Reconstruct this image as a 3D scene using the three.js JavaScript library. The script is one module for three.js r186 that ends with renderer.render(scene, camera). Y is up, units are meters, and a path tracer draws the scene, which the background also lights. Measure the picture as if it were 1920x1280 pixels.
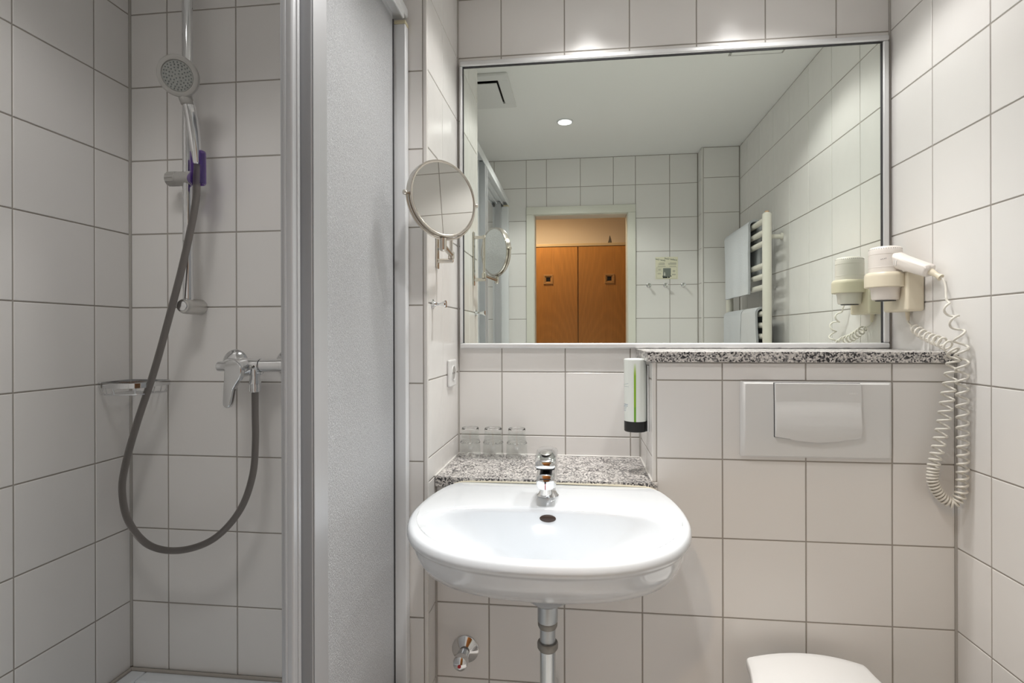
import * as THREE from 'three';
import { RoundedBoxGeometry } from 'three/addons/geometries/RoundedBoxGeometry.js';
import { mergeGeometries, mergeVertices, toCreasedNormals } from 'three/addons/utils/BufferGeometryUtils.js';

// ------------------------------------------------------------------ camera, lights, exposure
const scene = new THREE.Scene();
scene.background = new THREE.Color(0x000000);
const FOCAL = 1018.97;
const camera = new THREE.PerspectiveCamera(2 * Math.atan(640 / FOCAL) * 180 / Math.PI, 1920 / 1280, 0.01, 30);
camera.position.set(-0.0064, 0.1158, 1.7047);
camera.rotation.order = 'YXZ';
camera.rotation.set(-0.0006, 0.1175, -0.0026);
camera.setViewOffset(1920, 1280, -8.65, 11.2, 1920, 1280);
scene.add(camera);
const renderer = new THREE.WebGLRenderer({ antialias: true });
renderer.toneMapping = THREE.LinearToneMapping;
renderer.toneMappingExposure = 2.2;
renderer.shadowMap.enabled = true;
const CEIL = 1.188, FLOOR = -1.15;
const DOWNLIGHT_WIDE = 0.62, DOWNLIGHT_BEAM = 3.9, WIDE_ANGLE = 65 * Math.PI / 180, BEAM_ANGLE = 36 * Math.PI / 180, SHOWER_POWER = 0.95, HALL_POWER = 1.5;
const DOWNLIGHT_COLOUR = new THREE.Color().setRGB(1, 0.975, 0.945);
const HALL_COLOUR = new THREE.Color().setRGB(1, 0.74, 0.48);
function lampLight(x, y, z, colour, power, angle, parent, penumbra = 0.12, soft = 2.2) {
  const s = new THREE.SpotLight(colour, power, 0, angle, penumbra, 2);
  s.position.set(x, y, z); s.target.position.set(x, y - 1, z);
  s.castShadow = true; s.shadow.radius = soft; s.shadow.mapSize.set(1024, 1024);
  parent.add(s); parent.add(s.target);
  return s;
}

// ------------------------------------------------------------------ helpers
let seed = 7;
const rnd = () => { seed = (seed * 1664525 + 1013904223) >>> 0; return seed / 4294967296; };
const V3 = (x, y, z) => new THREE.Vector3(x, y, z);
const taken = new Map();
function numbered(name) {
  const n = taken.get(name) || 0; taken.set(name, n + 1);
  return n ? name + '_' + String(n).padStart(3, '0') : name;
}
function mesh(name, geo, mat, parent, label) {
  const m = new THREE.Mesh(Array.isArray(geo) ? merge(geo) : geo, mat);
  m.name = numbered(name); m.castShadow = true; m.receiveShadow = true;
  if (label) m.userData.label = label;
  (parent || scene).add(m);
  return m;
}
function merge(list) {
  const gs = list.map(g => { const c = g.index ? g.toNonIndexed() : g.clone(); for (const k of Object.keys(c.attributes)) if (!['position', 'normal', 'uv'].includes(k)) c.deleteAttribute(k); return c; });
  return mergeGeometries(gs);
}
function group(name, parent) { const g = new THREE.Group(); g.name = numbered(name); (parent || scene).add(g); return g; }
function thing(name, label, category, pos = [0, 0, 0], grp) {
  const g = group(name); g.position.set(...pos);
  g.userData.label = label; g.userData.category = category;
  if (grp) g.userData.group = grp;
  return g;
}
function structure(name, label) { const g = group(name); g.userData.kind = 'structure'; if (label) g.userData.label = label; return g; }
const rbox = (w, h, d, r = 0.002, seg = 2) => new RoundedBoxGeometry(w, h, d, seg, Math.min(r, w / 2.02, h / 2.02, d / 2.02));
const at = (g, x, y, z) => g.translate(x, y, z);
// box from min and max corners, rounded
const span = (x0, x1, y0, y1, z0, z1, r = 0.0015, seg = 1) => at(rbox(x1 - x0, y1 - y0, z1 - z0, r, seg), (x0 + x1) / 2, (y0 + y1) / 2, (z0 + z1) / 2);
function lathe(pts, n = 40) {            // smooth along gentle runs of the profile, split at sharp turns
  const runs = []; let run = [pts[0]];
  for (let i = 1; i < pts.length; i++) {
    run.push(pts[i]);
    if (i === pts.length - 1) break;
    const a = Math.atan2(pts[i][1] - pts[i - 1][1], pts[i][0] - pts[i - 1][0]), b = Math.atan2(pts[i + 1][1] - pts[i][1], pts[i + 1][0] - pts[i][0]);
    if (Math.abs(Math.atan2(Math.sin(b - a), Math.cos(b - a))) > 0.62) { runs.push(run); run = [pts[i]]; }
  }
  runs.push(run);
  return merge(runs.map(q => new THREE.LatheGeometry(q.map(p => new THREE.Vector2(p[0], p[1])), n)));
}
const cyl = (r, h, n = 28, r2 = r) => new THREE.CylinderGeometry(r2, r, h, n);
// a rod with rounded ends between two points
function rod(a, b, r, n = 18) {
  const A = V3(...a), B = V3(...b), d = B.clone().sub(A), L = d.length(), c = Math.min(r * 0.35, L / 3);
  const g = lathe([[0, 0], [r - c, 0], [r, c], [r, L - c], [r - c, L], [0, L]], n);
  g.applyQuaternion(new THREE.Quaternion().setFromUnitVectors(V3(0, 1, 0), d.normalize()));
  return g.translate(A.x, A.y, A.z);
}
function turned(pts, a, dir, n = 36) {   // lathe profile (radius, along) from a point along a direction
  const g = lathe(pts, n);
  g.applyQuaternion(new THREE.Quaternion().setFromUnitVectors(V3(0, 1, 0), V3(...dir).normalize()));
  return g.translate(...a);
}
const curveOf = pts => new THREE.CatmullRomCurve3(pts.map(p => V3(...p)), false, 'centripetal');
const tube = (pts, r, seg = 60, n = 10) => new THREE.TubeGeometry(curveOf(pts), seg, r, n);
// skin over closed rings of points (all the same length); smooth, caps by collapsing to the ring centre
function loft(rings, capStart = true, capEnd = true) {
  const n = rings[0].length, pos = [], uv = [], idx = [];
  rings.forEach((r, k) => r.forEach((p, i) => { pos.push(p[0], p[1], p[2]); uv.push(i / n, k / rings.length); }));
  for (let k = 0; k + 1 < rings.length; k++) for (let i = 0; i < n; i++) {
    const a = k * n + i, b = k * n + (i + 1) % n, c = a + n, d = b + n;
    idx.push(a, b, d, a, d, c);
  }
  const cap = (k, flip) => {
    const c = pos.length / 3, q = [0, 0, 0];
    rings[k].forEach(p => { q[0] += p[0] / n; q[1] += p[1] / n; q[2] += p[2] / n; });
    pos.push(...q); uv.push(0.5, 0.5);
    for (let i = 0; i < n; i++) { const a = k * n + i, b = k * n + (i + 1) % n; flip ? idx.push(b, a, c) : idx.push(a, b, c); }
  };
  if (capStart) cap(0, true);
  if (capEnd) cap(rings.length - 1, false);
  const g = new THREE.BufferGeometry();
  g.setAttribute('position', new THREE.Float32BufferAttribute(pos, 3));
  g.setAttribute('uv', new THREE.Float32BufferAttribute(uv, 2));
  g.setIndex(idx); g.computeVertexNormals();
  return g;
}
// uv in metres by the main axis of the normal
function metricUV(g0) {
  const g = g0.index ? g0.toNonIndexed() : g0, p = g.attributes.position, n = g.attributes.normal, uv = new Float32Array(p.count * 2);
  for (let i = 0; i < p.count; i++) {
    const ax = Math.abs(n.getX(i)), ay = Math.abs(n.getY(i)), az = Math.abs(n.getZ(i));
    let u, v;
    if (ay >= ax && ay >= az) { u = p.getX(i); v = p.getZ(i); } else if (ax >= az) { u = p.getZ(i); v = p.getY(i); } else { u = p.getX(i); v = p.getY(i); }
    uv[2 * i] = u; uv[2 * i + 1] = v;
  }
  g.setAttribute('uv', new THREE.BufferAttribute(uv, 2));
  return g;
}

// ------------------------------------------------------------------ textures
function dataTexture(w, h, fn, srgb, rep = [1, 1]) {
  const d = new Uint8Array(w * h * 4);
  for (let y = 0; y < h; y++) for (let x = 0; x < w; x++) {
    const c = fn(x, y), o = (y * w + x) * 4;
    d[o] = Math.max(0, Math.min(255, c[0])); d[o + 1] = Math.max(0, Math.min(255, c[1])); d[o + 2] = Math.max(0, Math.min(255, c[2])); d[o + 3] = 255;
  }
  const t = new THREE.DataTexture(d, w, h, THREE.RGBAFormat);
  t.wrapS = t.wrapT = THREE.RepeatWrapping; t.magFilter = THREE.LinearFilter; t.minFilter = THREE.LinearMipmapLinearFilter; t.generateMipmaps = true;
  if (srgb) t.colorSpace = THREE.SRGBColorSpace;
  t.repeat.set(...rep); t.needsUpdate = true;
  return t;
}
function valueNoise(period, s) {            // tiling value noise
  const tab = new Float32Array(period * period); let q = s >>> 0;
  for (let i = 0; i < tab.length; i++) { q = (q * 1664525 + 1013904223) >>> 0; tab[i] = q / 4294967296; }
  return (x, y) => {
    const xi = Math.floor(x), yi = Math.floor(y), fx = x - xi, fy = y - yi, sx = fx * fx * (3 - 2 * fx), sy = fy * fy * (3 - 2 * fy);
    const g = (a, b) => tab[(((b % period) + period) % period) * period + (((a % period) + period) % period)];
    return (g(xi, yi) * (1 - sx) + g(xi + 1, yi) * sx) * (1 - sy) + (g(xi, yi + 1) * (1 - sx) + g(xi + 1, yi + 1) * sx) * sy;
  };
}
const n8 = valueNoise(8, 3), n16 = valueNoise(16, 5), n64 = valueNoise(64, 9), n128 = valueNoise(128, 21), n256 = valueNoise(256, 33);
// granite: mineral grains, some pale, some mid grey, some black
function graniteTexture() {
  const N = 1024, C = 150, gx = new Float32Array(C * C), gy = new Float32Array(C * C), gc = new Uint8Array(C * C);
  const tones = [[228, 224, 220], [214, 210, 206], [198, 194, 190], [170, 167, 165], [142, 140, 140], [104, 102, 103], [58, 56, 58], [36, 34, 36]];
  for (let j = 0; j < C; j++) for (let i = 0; i < C; i++) {
    const k = j * C + i; gx[k] = rnd(); gy[k] = rnd();
    const clump = n16(i / C * 16, j / C * 16) * 0.35 + n64(i / C * 64, j / C * 64) * 0.5;
    const q = rnd() * 0.75 + clump * 0.5;
    gc[k] = q < 0.34 ? 0 : q < 0.50 ? 1 : q < 0.60 ? 2 : q < 0.68 ? 3 : q < 0.76 ? 4 : q < 0.84 ? 5 : q < 0.94 ? 6 : 7;
  }
  return dataTexture(N, N, (x, y) => {
    const u = x / N * C, v = y / N * C, ui = Math.floor(u), vi = Math.floor(v); let best = 9, b = 0;
    for (let dj = -1; dj <= 1; dj++) for (let di = -1; di <= 1; di++) {
      const i = (ui + di + C) % C, j = (vi + dj + C) % C, k = j * C + i, dx = ui + di + gx[k] - u, dy = vi + dj + gy[k] - v, d = dx * dx + dy * dy;
      if (d < best) { best = d; b = gc[k]; }
    }
    const t = tones[b], s = 0.93 + 0.14 * n256(x / 4, y / 4);
    return [t[0] * s, t[1] * s, t[2] * s];
  }, true, [1.9, 1.9]);
}
function woodTexture(s) {
  return dataTexture(256, 1024, (x, y) => {
    const u = x / 256, v = y / 1024;
    const warp = n8(u * 2 + s, v * 4) * 0.5 + n16(u * 4, v * 8 + s) * 0.22;
    const arch = Math.pow(u - 0.5, 2) * 2.4 + v * 1.7 + warp * 0.55;
    const ring = 0.5 + 0.5 * Math.sin(arch * 46);
    const fibre = n256(x * 1.0, y / 22) * 0.5 + n128(x / 2, y / 40) * 0.5;
    const k = 0.84 + 0.035 * Math.pow(ring, 2) + 0.10 * fibre + 0.10 * n8(u * 3, v * 3);
    return [206 * k, 140 * k, 70 * k];
  }, true);
}
const pebbleBump = dataTexture(512, 512, (x, y) => {
  const a = n128(x / 4, y / 4), b = n256(x / 2, y / 2), c = n64(x / 8, y / 8), h = 255 * (0.5 * a + 0.3 * b + 0.2 * c);
  return [h, h, h];
}, false, [6, 6]);
const glazeBump = dataTexture(256, 256, (x, y) => { const h = 255 * (0.7 * n8(x / 32, y / 32) + 0.3 * n16(x / 16, y / 16)); return [h, h, h]; }, false, [3, 3]);
const terryBump = dataTexture(256, 256, (x, y) => { const h = 255 * (0.6 * n128(x / 2, y / 2) + 0.4 * n64(x / 4, y / 4)); return [h, h, h]; }, false, [6, 6]);
const ribBump = dataTexture(8, 64, (x, y) => { const h = 255 * (0.5 + 0.5 * Math.sin(y / 64 * Math.PI * 2)); return [h, h, h]; }, false, [1, 260]);
function printed(w, h, draw) {
  const c = document.createElement('canvas'); c.width = w; c.height = h;
  draw(c.getContext('2d'), w, h);
  const t = new THREE.CanvasTexture(c); t.colorSpace = THREE.SRGBColorSpace; t.magFilter = THREE.LinearFilter;
  return t;
}

// ------------------------------------------------------------------ materials
const std = (rgb, o = {}) => new THREE.MeshStandardMaterial({ color: new THREE.Color().setRGB(...rgb), roughness: 0.5, ...o });
const phys = (rgb, o = {}) => new THREE.MeshPhysicalMaterial({ color: new THREE.Color().setRGB(...rgb), roughness: 0.5, ...o });
const TILES = [[0.85, 0.834, 0.814], [0.858, 0.842, 0.822], [0.843, 0.83, 0.812], [0.852, 0.834, 0.816]].map(c => std(c, { roughness: 0.24, bumpMap: glazeBump, bumpScale: 0.0006 }));
const GROUT = std([0.40, 0.37, 0.335], { roughness: 0.9 });
const SILICONE = std([0.46, 0.44, 0.41], { roughness: 0.6 });
const TRIM = std([0.78, 0.76, 0.73], { roughness: 0.35 });
const PLASTER = std([0.92, 0.92, 0.91], { roughness: 0.9 });
const CERAMIC = phys([0.73, 0.765, 0.80], { roughness: 0.12, clearcoat: 0.5, clearcoatRoughness: 0.05 });
const CHROME = std([0.78, 0.79, 0.80], { metalness: 1, roughness: 0.09 });
const SATIN = std([0.62, 0.61, 0.59], { metalness: 1, roughness: 0.28 });
const NICKEL = std([0.66, 0.62, 0.56], { metalness: 1, roughness: 0.2 });
const PIPE = std([0.52, 0.55, 0.57], { metalness: 1, roughness: 0.33 });
const DULL = std([0.30, 0.29, 0.27], { metalness: 0.8, roughness: 0.5 });
const ALU = std([0.52, 0.53, 0.55], { metalness: 0.35, roughness: 0.36 });
const FRAME_ALU = std([0.78, 0.79, 0.80], { metalness: 0.4, roughness: 0.34 });
const ALU_LIGHT = std([0.84, 0.86, 0.88], { metalness: 0.1, roughness: 0.36 });
const BLACK = std([0.012, 0.012, 0.013], { roughness: 0.45 });
const DARK = std([0.05, 0.05, 0.055], { roughness: 0.6 });
const SILVERED = std([0.89, 0.935, 0.885], { metalness: 1, roughness: 0.0 });
const SILVERED_SMALL = std([0.86, 0.86, 0.83], { metalness: 1, roughness: 0.0 });
const FROSTED = phys([0.95, 0.97, 1.0], { transmission: 0.28, thickness: 0, roughness: 0.38, bumpMap: pebbleBump, bumpScale: 0.0035, specularIntensity: 0.8 });
const GLASS = phys([0.972, 0.978, 0.974], { transmission: 1, thickness: 0, roughness: 0.0, ior: 1.5 });
const SOLID_GLASS = phys([1, 1, 1], { transmission: 1, thickness: 0.004, roughness: 0.0, ior: 1.5 });
const GRANITE = std([1, 1, 1], { map: graniteTexture(), roughness: 0.28 });
const WHITE = std([0.80, 0.80, 0.79], { roughness: 0.3 });
const CREAM = std([0.78, 0.71, 0.56], { roughness: 0.4 });
const DRYER_WHITE = std([0.82, 0.77, 0.72], { roughness: 0.35 });
const CORD = std([0.78, 0.75, 0.68], { roughness: 0.4 });
const RADIATOR = std([0.78, 0.76, 0.68], { roughness: 0.35 });
const TOWEL = std([0.80, 0.83, 0.87], { roughness: 1, bumpMap: terryBump, bumpScale: 0.003 });
const VIOLET = phys([0.50, 0.38, 0.72], { transmission: 0.9, thickness: 0, roughness: 0.1 });
const GREYPLASTIC = std([0.42, 0.41, 0.39], { roughness: 0.4 });
const NOZZLE = std([0.20, 0.22, 0.22], { roughness: 0.6 });
const HOSE = std([0.46, 0.43, 0.41], { metalness: 0.75, roughness: 0.36, bumpMap: ribBump, bumpScale: 0.0012 });
const WOOD = [woodTexture(0.3), woodTexture(2.6)].map(t => std([1, 1, 1], { map: t, roughness: 0.5 }));
const WOODPLAIN = std([0.52, 0.26, 0.085], { roughness: 0.5 });
const HALLWALL = std([0.84, 0.76, 0.68], { roughness: 0.9 });
const FLOORTILE = std([0.70, 0.68, 0.66], { roughness: 0.35 });
const CARPET = std([0.20, 0.13, 0.08], { roughness: 1 });
const DOORFRAME = std([0.78, 0.78, 0.70], { roughness: 0.4 });

// ------------------------------------------------------------------ tiles
const tileCache = new Map();
function tileGeometry(w, h) {
  const key = w.toFixed(3) + 'x' + h.toFixed(3);
  if (tileCache.has(key)) return tileCache.get(key);
  const a = w / 2, b = h / 2, c = 0.0011, zb = -0.0024, pos = [], uv = [];
  const R = [[-a, -b], [a, -b], [a, b], [-a, b]], I = [[-a + c, -b + c], [a - c, -b + c], [a - c, b - c], [-a + c, b - c]];
  const quad = (p, q, r, s) => { for (const v of [p, q, r, p, r, s]) { pos.push(...v); uv.push(v[0], v[1]); } };
  quad([...I[0], 0], [...I[1], 0], [...I[2], 0], [...I[3], 0]);
  for (let i = 0; i < 4; i++) {
    const j = (i + 1) % 4;
    quad([...R[i], -0.0009], [...R[j], -0.0009], [...I[j], 0], [...I[i], 0]);
    quad([...R[i], zb], [...R[j], zb], [...R[j], -0.0009], [...R[i], -0.0009]);
  }
  const g = new THREE.BufferGeometry();
  g.setAttribute('position', new THREE.Float32BufferAttribute(pos, 3));
  g.setAttribute('uv', new THREE.Float32BufferAttribute(uv, 2));
  g.computeVertexNormals();
  tileCache.set(key, g);
  return g;
}
const TURN = { zp: 0, xp: Math.PI / 2, zn: Math.PI, xn: -Math.PI / 2, yp: 0 };
const JOINT = 0.0034;
// tiles on one plane; us along the wall (x or z), vs up; each cell its own mesh
function tiles(parent, face, plane, us, vs, skip, name = 'tile', mats = TILES) {
  for (let j = 0; j + 1 < vs.length; j++) for (let i = 0; i + 1 < us.length; i++) {
    const w = us[i + 1] - us[i] - JOINT, h = vs[j + 1] - vs[j] - JOINT, u = (us[i] + us[i + 1]) / 2, v = (vs[j] + vs[j + 1]) / 2;
    if (w < 0.008 || h < 0.008 || (skip && skip(u, v))) continue;
    const m = mesh(name, tileGeometry(w, h), mats[Math.floor(rnd() * mats.length)], parent);
    if (face === 'yp') { m.rotation.x = -Math.PI / 2; m.position.set(u, plane, v); continue; }
    m.rotation.y = TURN[face];
    if (face[0] === 'z') m.position.set(u, v, plane); else m.position.set(plane, v, u);
  }
}
const slab = (parent, x0, x1, y0, y1, z0, z1, m = GROUT, name = 'grout_bed') => mesh(name, new THREE.BoxGeometry(x1 - x0, y1 - y0, z1 - z0).translate((x0 + x1) / 2, (y0 + y1) / 2, (z0 + z1) / 2), m, parent);
const rowsFrom = (lo, hi, off = 0) => { const r = [lo]; for (let k = -6; k <= 6; k++) { const y = k * 0.2 + off; if (y > lo + 0.012 && y < hi - 0.012) r.push(y); } r.push(hi); return r; };
const colsFrom = (o, lo, hi) => { const r = [lo]; for (let k = -20; k <= 20; k++) { const x = o + k * 0.2; if (x > lo + 0.012 && x < hi - 0.012) r.push(x); } r.push(hi); return r; };
const E = 0.0022, G = 0.0018;

// plan of the room
const XL = -1.2291, XN = -0.3959, XP = 0.176, XR = 0.8929, ZC = 0.3523, ZF = 0.2781, ZW = 1.6233, ZH = 1.73;
const SHELF_B = 0.0455, SHELF_T = 0.0735, COUNTER_T = -0.2615, COUNTER_B = -0.2885;

const wallBack = structure('wall_back', 'tiled rear wall of the niche around the large mirror');
slab(wallBack, XN - 0.02, XR + 0.1, FLOOR, CEIL, -0.12, -G);
tiles(wallBack, 'zp', 0, colsFrom(-0.2549, XN + E, XR - E), rowsFrom(0.2, CEIL - 0.002));
tiles(wallBack, 'zp', 0, colsFrom(-0.2549, XN + E, XP - E), rowsFrom(COUNTER_T, 0.2));
tiles(wallBack, 'zp', 0, colsFrom(-0.2549, XP - E, XR - E), [SHELF_T + 0.002, 0.2]);

const wallShower = structure('wall_shower', 'tiled shower wall carrying the riser rail, ending beside the washbasin niche');
slab(wallShower, XL - 0.1, XN - G, FLOOR, CEIL, -0.12, ZC - G);
tiles(wallShower, 'zp', ZC, colsFrom(-1.1188, XL + E, XN - 0.010), rowsFrom(-0.79, CEIL - 0.002, -0.007));
tiles(wallShower, 'xp', XN, colsFrom(0.193, E, ZC - 0.010), rowsFrom(COUNTER_T, CEIL - 0.002));
tiles(wallShower, 'xp', XN, [ZF + E, ZC - 0.010], rowsFrom(FLOOR, COUNTER_T));

const wallLeft = structure('wall_left', 'tiled left wall inside the shower');
slab(wallLeft, XL - 0.12, XL - G, FLOOR, CEIL, ZC - 0.1, ZW + 0.12);
tiles(wallLeft, 'xp', XL, colsFrom(0.4618, ZC + E, ZW - E), rowsFrom(-0.79, CEIL - 0.002, -0.007));

const wallRight = structure('wall_right', 'tiled right wall carrying the hair dryer and towel radiator');
slab(wallRight, XR + G, XR + 0.12, FLOOR, CEIL, -0.12, ZH);
tiles(wallRight, 'xn', XR, colsFrom(0.1901, E, 1.5258), rowsFrom(FLOOR, CEIL - 0.002), (u, v) => u < ZF - 0.09 && v < -0.19);

const wallCistern = structure('wall_cistern', 'low tiled wall under the granite shelf and behind the washbasin');
slab(wallCistern, XP + G, XR + G, FLOOR, SHELF_B, -G, ZF - G);
slab(wallCistern, XN - G, XP + G, FLOOR, COUNTER_B, -G, ZF - G);
const FC = colsFrom(-0.2508, XN + E, XR - E);
tiles(wallCistern, 'zp', ZF, FC, rowsFrom(FLOOR, -0.4));
tiles(wallCistern, 'zp', ZF, FC.filter(x => x < 0.1).concat([0.1492, XP + 0.010]), [-0.4, COUNTER_B]);
tiles(wallCistern, 'zp', ZF, colsFrom(-0.2508, XP + 0.010, XR - E), rowsFrom(-0.4, SHELF_B));
tiles(wallCistern, 'xn', XP, [E, 0.150, ZF - 0.010], rowsFrom(COUNTER_T, SHELF_B));

for (const [w, x, z, y0, y1] of [[wallShower, XL, ZC, -0.785, CEIL], [wallBack, XN, 0, COUNTER_T, CEIL], [wallRight, XR, 0, SHELF_T, CEIL], [wallRight, XR, ZF, FLOOR, SHELF_B], [wallCistern, XN, ZF, FLOOR, COUNTER_B], [wallBack, XP, 0, COUNTER_T, SHELF_B]]) mesh('silicone_joint', cyl(0.0042, y1 - y0 - 0.002, 10).translate(x, (y0 + y1) / 2, z), SILICONE, w);
const trim1 = mesh('trim_1', span(XN - 0.0095, XN + 0.0008, FLOOR, CEIL - 0.001, ZC - 0.0095, ZC + 0.0008, 0.003, 3), TRIM); trim1.userData.kind = 'structure'; trim1.userData.label = 'white corner strip at the edge of the shower wall';
const trim2 = mesh('trim_2', span(XP - 0.0008, XP + 0.0095, COUNTER_T, SHELF_B, ZF - 0.0095, ZF + 0.0008, 0.003, 3), TRIM); trim2.userData.kind = 'structure'; trim2.userData.label = 'white corner strip at the edge of the low cistern wall';

// far wall with the doorway (seen in the mirror), pillar
const DX0 = -0.335, DX1 = 0.3205, DIX0 = -0.289, DIX1 = 0.275, DY = 0.896, DIY = 0.848, FO = 0.0135;
const wallFront = structure('wall_front', 'tiled wall around the doorway opposite the mirror');
slab(wallFront, XL - 0.1, DX0 + 0.02, FLOOR, CEIL, ZW + G, ZH);
slab(wallFront, DX1 - 0.02, XR + 0.1, FLOOR, CEIL, ZW + G, ZH);
slab(wallFront, DX0 + 0.02, DX1 - 0.02, DY - 0.02, CEIL, ZW + G, ZH);
tiles(wallFront, 'zn', ZW, colsFrom(-0.534, XL + E, DX0), rowsFrom(-0.79, CEIL - 0.002, FO));
tiles(wallFront, 'zn', ZW, [DX0, -0.2117, -0.0069, 0.1901, DX1], rowsFrom(DY, CEIL - 0.002, FO));
tiles(wallFront, 'zn', ZW, [DX1, 0.5202, 0.683 - E], rowsFrom(FLOOR, CEIL - 0.002, FO));
const wallPillar = structure('wall_pillar', 'tiled pillar in the corner beside the towel radiator');
slab(wallPillar, 0.683 + G, XR + G, FLOOR, CEIL, 1.5258 + G, ZW + G);
tiles(wallPillar, 'zn', 1.5258, [0.693, XR - E], rowsFrom(FLOOR, CEIL - 0.002, FO));
tiles(wallPillar, 'xn', 0.683, [1.5358, ZW - E], rowsFrom(FLOOR, CEIL - 0.002, FO));
const trim3 = mesh('trim_3', span(0.6822, 0.6925, FLOOR, CEIL - 0.001, 1.5250, 1.5353, 0.003, 3), TRIM); trim3.userData.kind = 'structure'; trim3.userData.label = 'white corner strip on the pillar';

const door = structure('door_1', 'pale painted door frame seen in the mirror');
mesh('casing', [span(DX0, DIX0, FLOOR, DIY, ZW - 0.012, ZW + 0.002, 0.003, 2)], DOORFRAME, door);
mesh('casing', [span(DIX1, DX1, FLOOR, DIY, ZW - 0.012, ZW + 0.002, 0.003, 2)], DOORFRAME, door);
mesh('casing', [span(DX0, DX1, DIY, DY, ZW - 0.012, ZW + 0.002, 0.003, 2)], DOORFRAME, door);
mesh('jamb', [span(DIX0 - 0.026, DIX0 + 0.004, FLOOR, DIY + 0.02, ZW + 0.002, ZH + 0.01, 0.001)], DOORFRAME, door);
mesh('jamb', [span(DIX1 - 0.004, DIX1 + 0.026, FLOOR, DIY + 0.02, ZW + 0.002, ZH + 0.01, 0.001)], DOORFRAME, door);
mesh('lintel', [span(DIX0 + 0.004, DIX1 - 0.004, DIY - 0.004, DIY + 0.02, ZW + 0.002, ZH + 0.01, 0.001)], DOORFRAME, door);

// ceiling and floors
const ceiling = structure('ceiling', 'plain white plastered ceiling');
slab(ceiling, XL - 0.12, XR + 0.12, CEIL, CEIL + 0.12, -0.12, ZH, PLASTER, 'plaster');
const hatch = thing('ceiling_hatch', 'flush white square inspection hatch in the ceiling, seen in the mirror', 'hatch', [0.6595, CEIL, 0.385]);
mesh('hatch_panel', span(-0.0925, 0.0925, -0.004, 0.0, -0.0925, 0.0925, 0.0015), PLASTER, hatch);
{
  const s = []; for (const q of [-1, 1]) { s.push(span(q * 0.097 - 0.0035, q * 0.097 + 0.0035, -0.0016, 0, -0.1, 0.1, 0.0004)); s.push(span(-0.0935, 0.0935, -0.0016, 0, q * 0.097 - 0.0035, q * 0.097 + 0.0035, 0.0004)); }
  mesh('hatch_rim', s, GREYPLASTIC, hatch);
}
const floor = structure('floor', 'bathroom floor');
slab(floor, XL - 0.12, XR + 0.12, FLOOR - 0.12, FLOOR - G, -0.12, ZH);
tiles(floor, 'yp', FLOOR, colsFrom(-0.2508, -0.45, XR - E), colsFrom(0.4618, ZF + E, ZW), null, 'tile', [FLOORTILE]);

// hall behind the camera, seen through the doorway in the mirror
const HX0 = -1.5, HX1 = 1.5, HZ = 3.16, HC = 1.32;
const hallBack = structure('wall_hall_back', 'warm beige hall wall above the wardrobe'); slab(hallBack, HX0, HX1, FLOOR, HC, HZ, HZ + 0.1, HALLWALL, 'plaster');
const hallLeft = structure('wall_hall_left'); slab(hallLeft, HX0 - 0.1, HX0, FLOOR, HC, ZH, HZ + 0.1, HALLWALL, 'plaster');
const hallRight = structure('wall_hall_right'); slab(hallRight, HX1, HX1 + 0.1, FLOOR, HC, ZH, HZ + 0.1, HALLWALL, 'plaster');
const hallFront = structure('wall_hall_front');
slab(hallFront, HX0 - 0.1, XL - 0.1, FLOOR, HC, ZH - 0.1, ZH, HALLWALL, 'plaster'); slab(hallFront, XR + 0.12, HX1 + 0.1, FLOOR, HC, ZH - 0.1, ZH, HALLWALL, 'plaster');
slab(hallFront, XL - 0.12, XR + 0.12, CEIL + 0.12, HC + 0.1, ZH - 0.1, ZH, HALLWALL, 'plaster');
const hallCeiling = structure('ceiling_hall'); slab(hallCeiling, HX0 - 0.1, HX1 + 0.1, HC, HC + 0.1, ZH, HZ + 0.1, PLASTER, 'plaster');
const hallFloor = structure('floor_hall'); slab(hallFloor, HX0 - 0.1, HX1 + 0.1, FLOOR - 0.1, FLOOR, ZH, HZ + 0.1, CARPET, 'carpet');

// ------------------------------------------------------------------ recessed lamps
function downlight(x, z, label, wide, beam, angle = BEAM_ANGLE, soft = 2.2) {
  const t = thing('ceiling_downlight', label, 'lamp', [x, CEIL, z]);
  mesh('bezel', lathe([[0.031, -0.001], [0.033, -0.006], [0.037, -0.007], [0.041, -0.004], [0.042, 0], [0.030, 0], [0.031, -0.001]], 40), FRAME_ALU, t);
  const glow = new THREE.MeshStandardMaterial({ color: 0xffffff, emissive: DOWNLIGHT_COLOUR, emissiveIntensity: 9, roughness: 0.5 });
  mesh('light_bulb', lathe([[0, -0.010], [0.012, -0.0095], [0.022, -0.006], [0.0305, -0.002], [0.0305, -0.0005], [0, -0.0005]], 36), glow, t);
  lampLight(0, -0.016, 0, DOWNLIGHT_COLOUR, DOWNLIGHT_WIDE * wide, WIDE_ANGLE, t, 0.22, soft);
  lampLight(0, -0.016, 0, DOWNLIGHT_COLOUR, DOWNLIGHT_BEAM * beam, angle, t, 1, soft);
  return t;
}
downlight(-0.083, 1.050, 'small round recessed ceiling lamp shining in the middle of the mirror', 1.15, 0.95, 0.5);
downlight(0.02, 0.28, 'recessed ceiling lamp above the washbasin, out of the picture', 0.76, 0.27);
downlight(0.51, 0.28, 'recessed ceiling lamp above the toilet, out of the picture', 0.74, 0.24);
downlight(-0.86, 1.0, 'recessed ceiling lamp over the shower tray, out of the picture', 0.3, SHOWER_POWER / 6.2, 1.15, 8);
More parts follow.
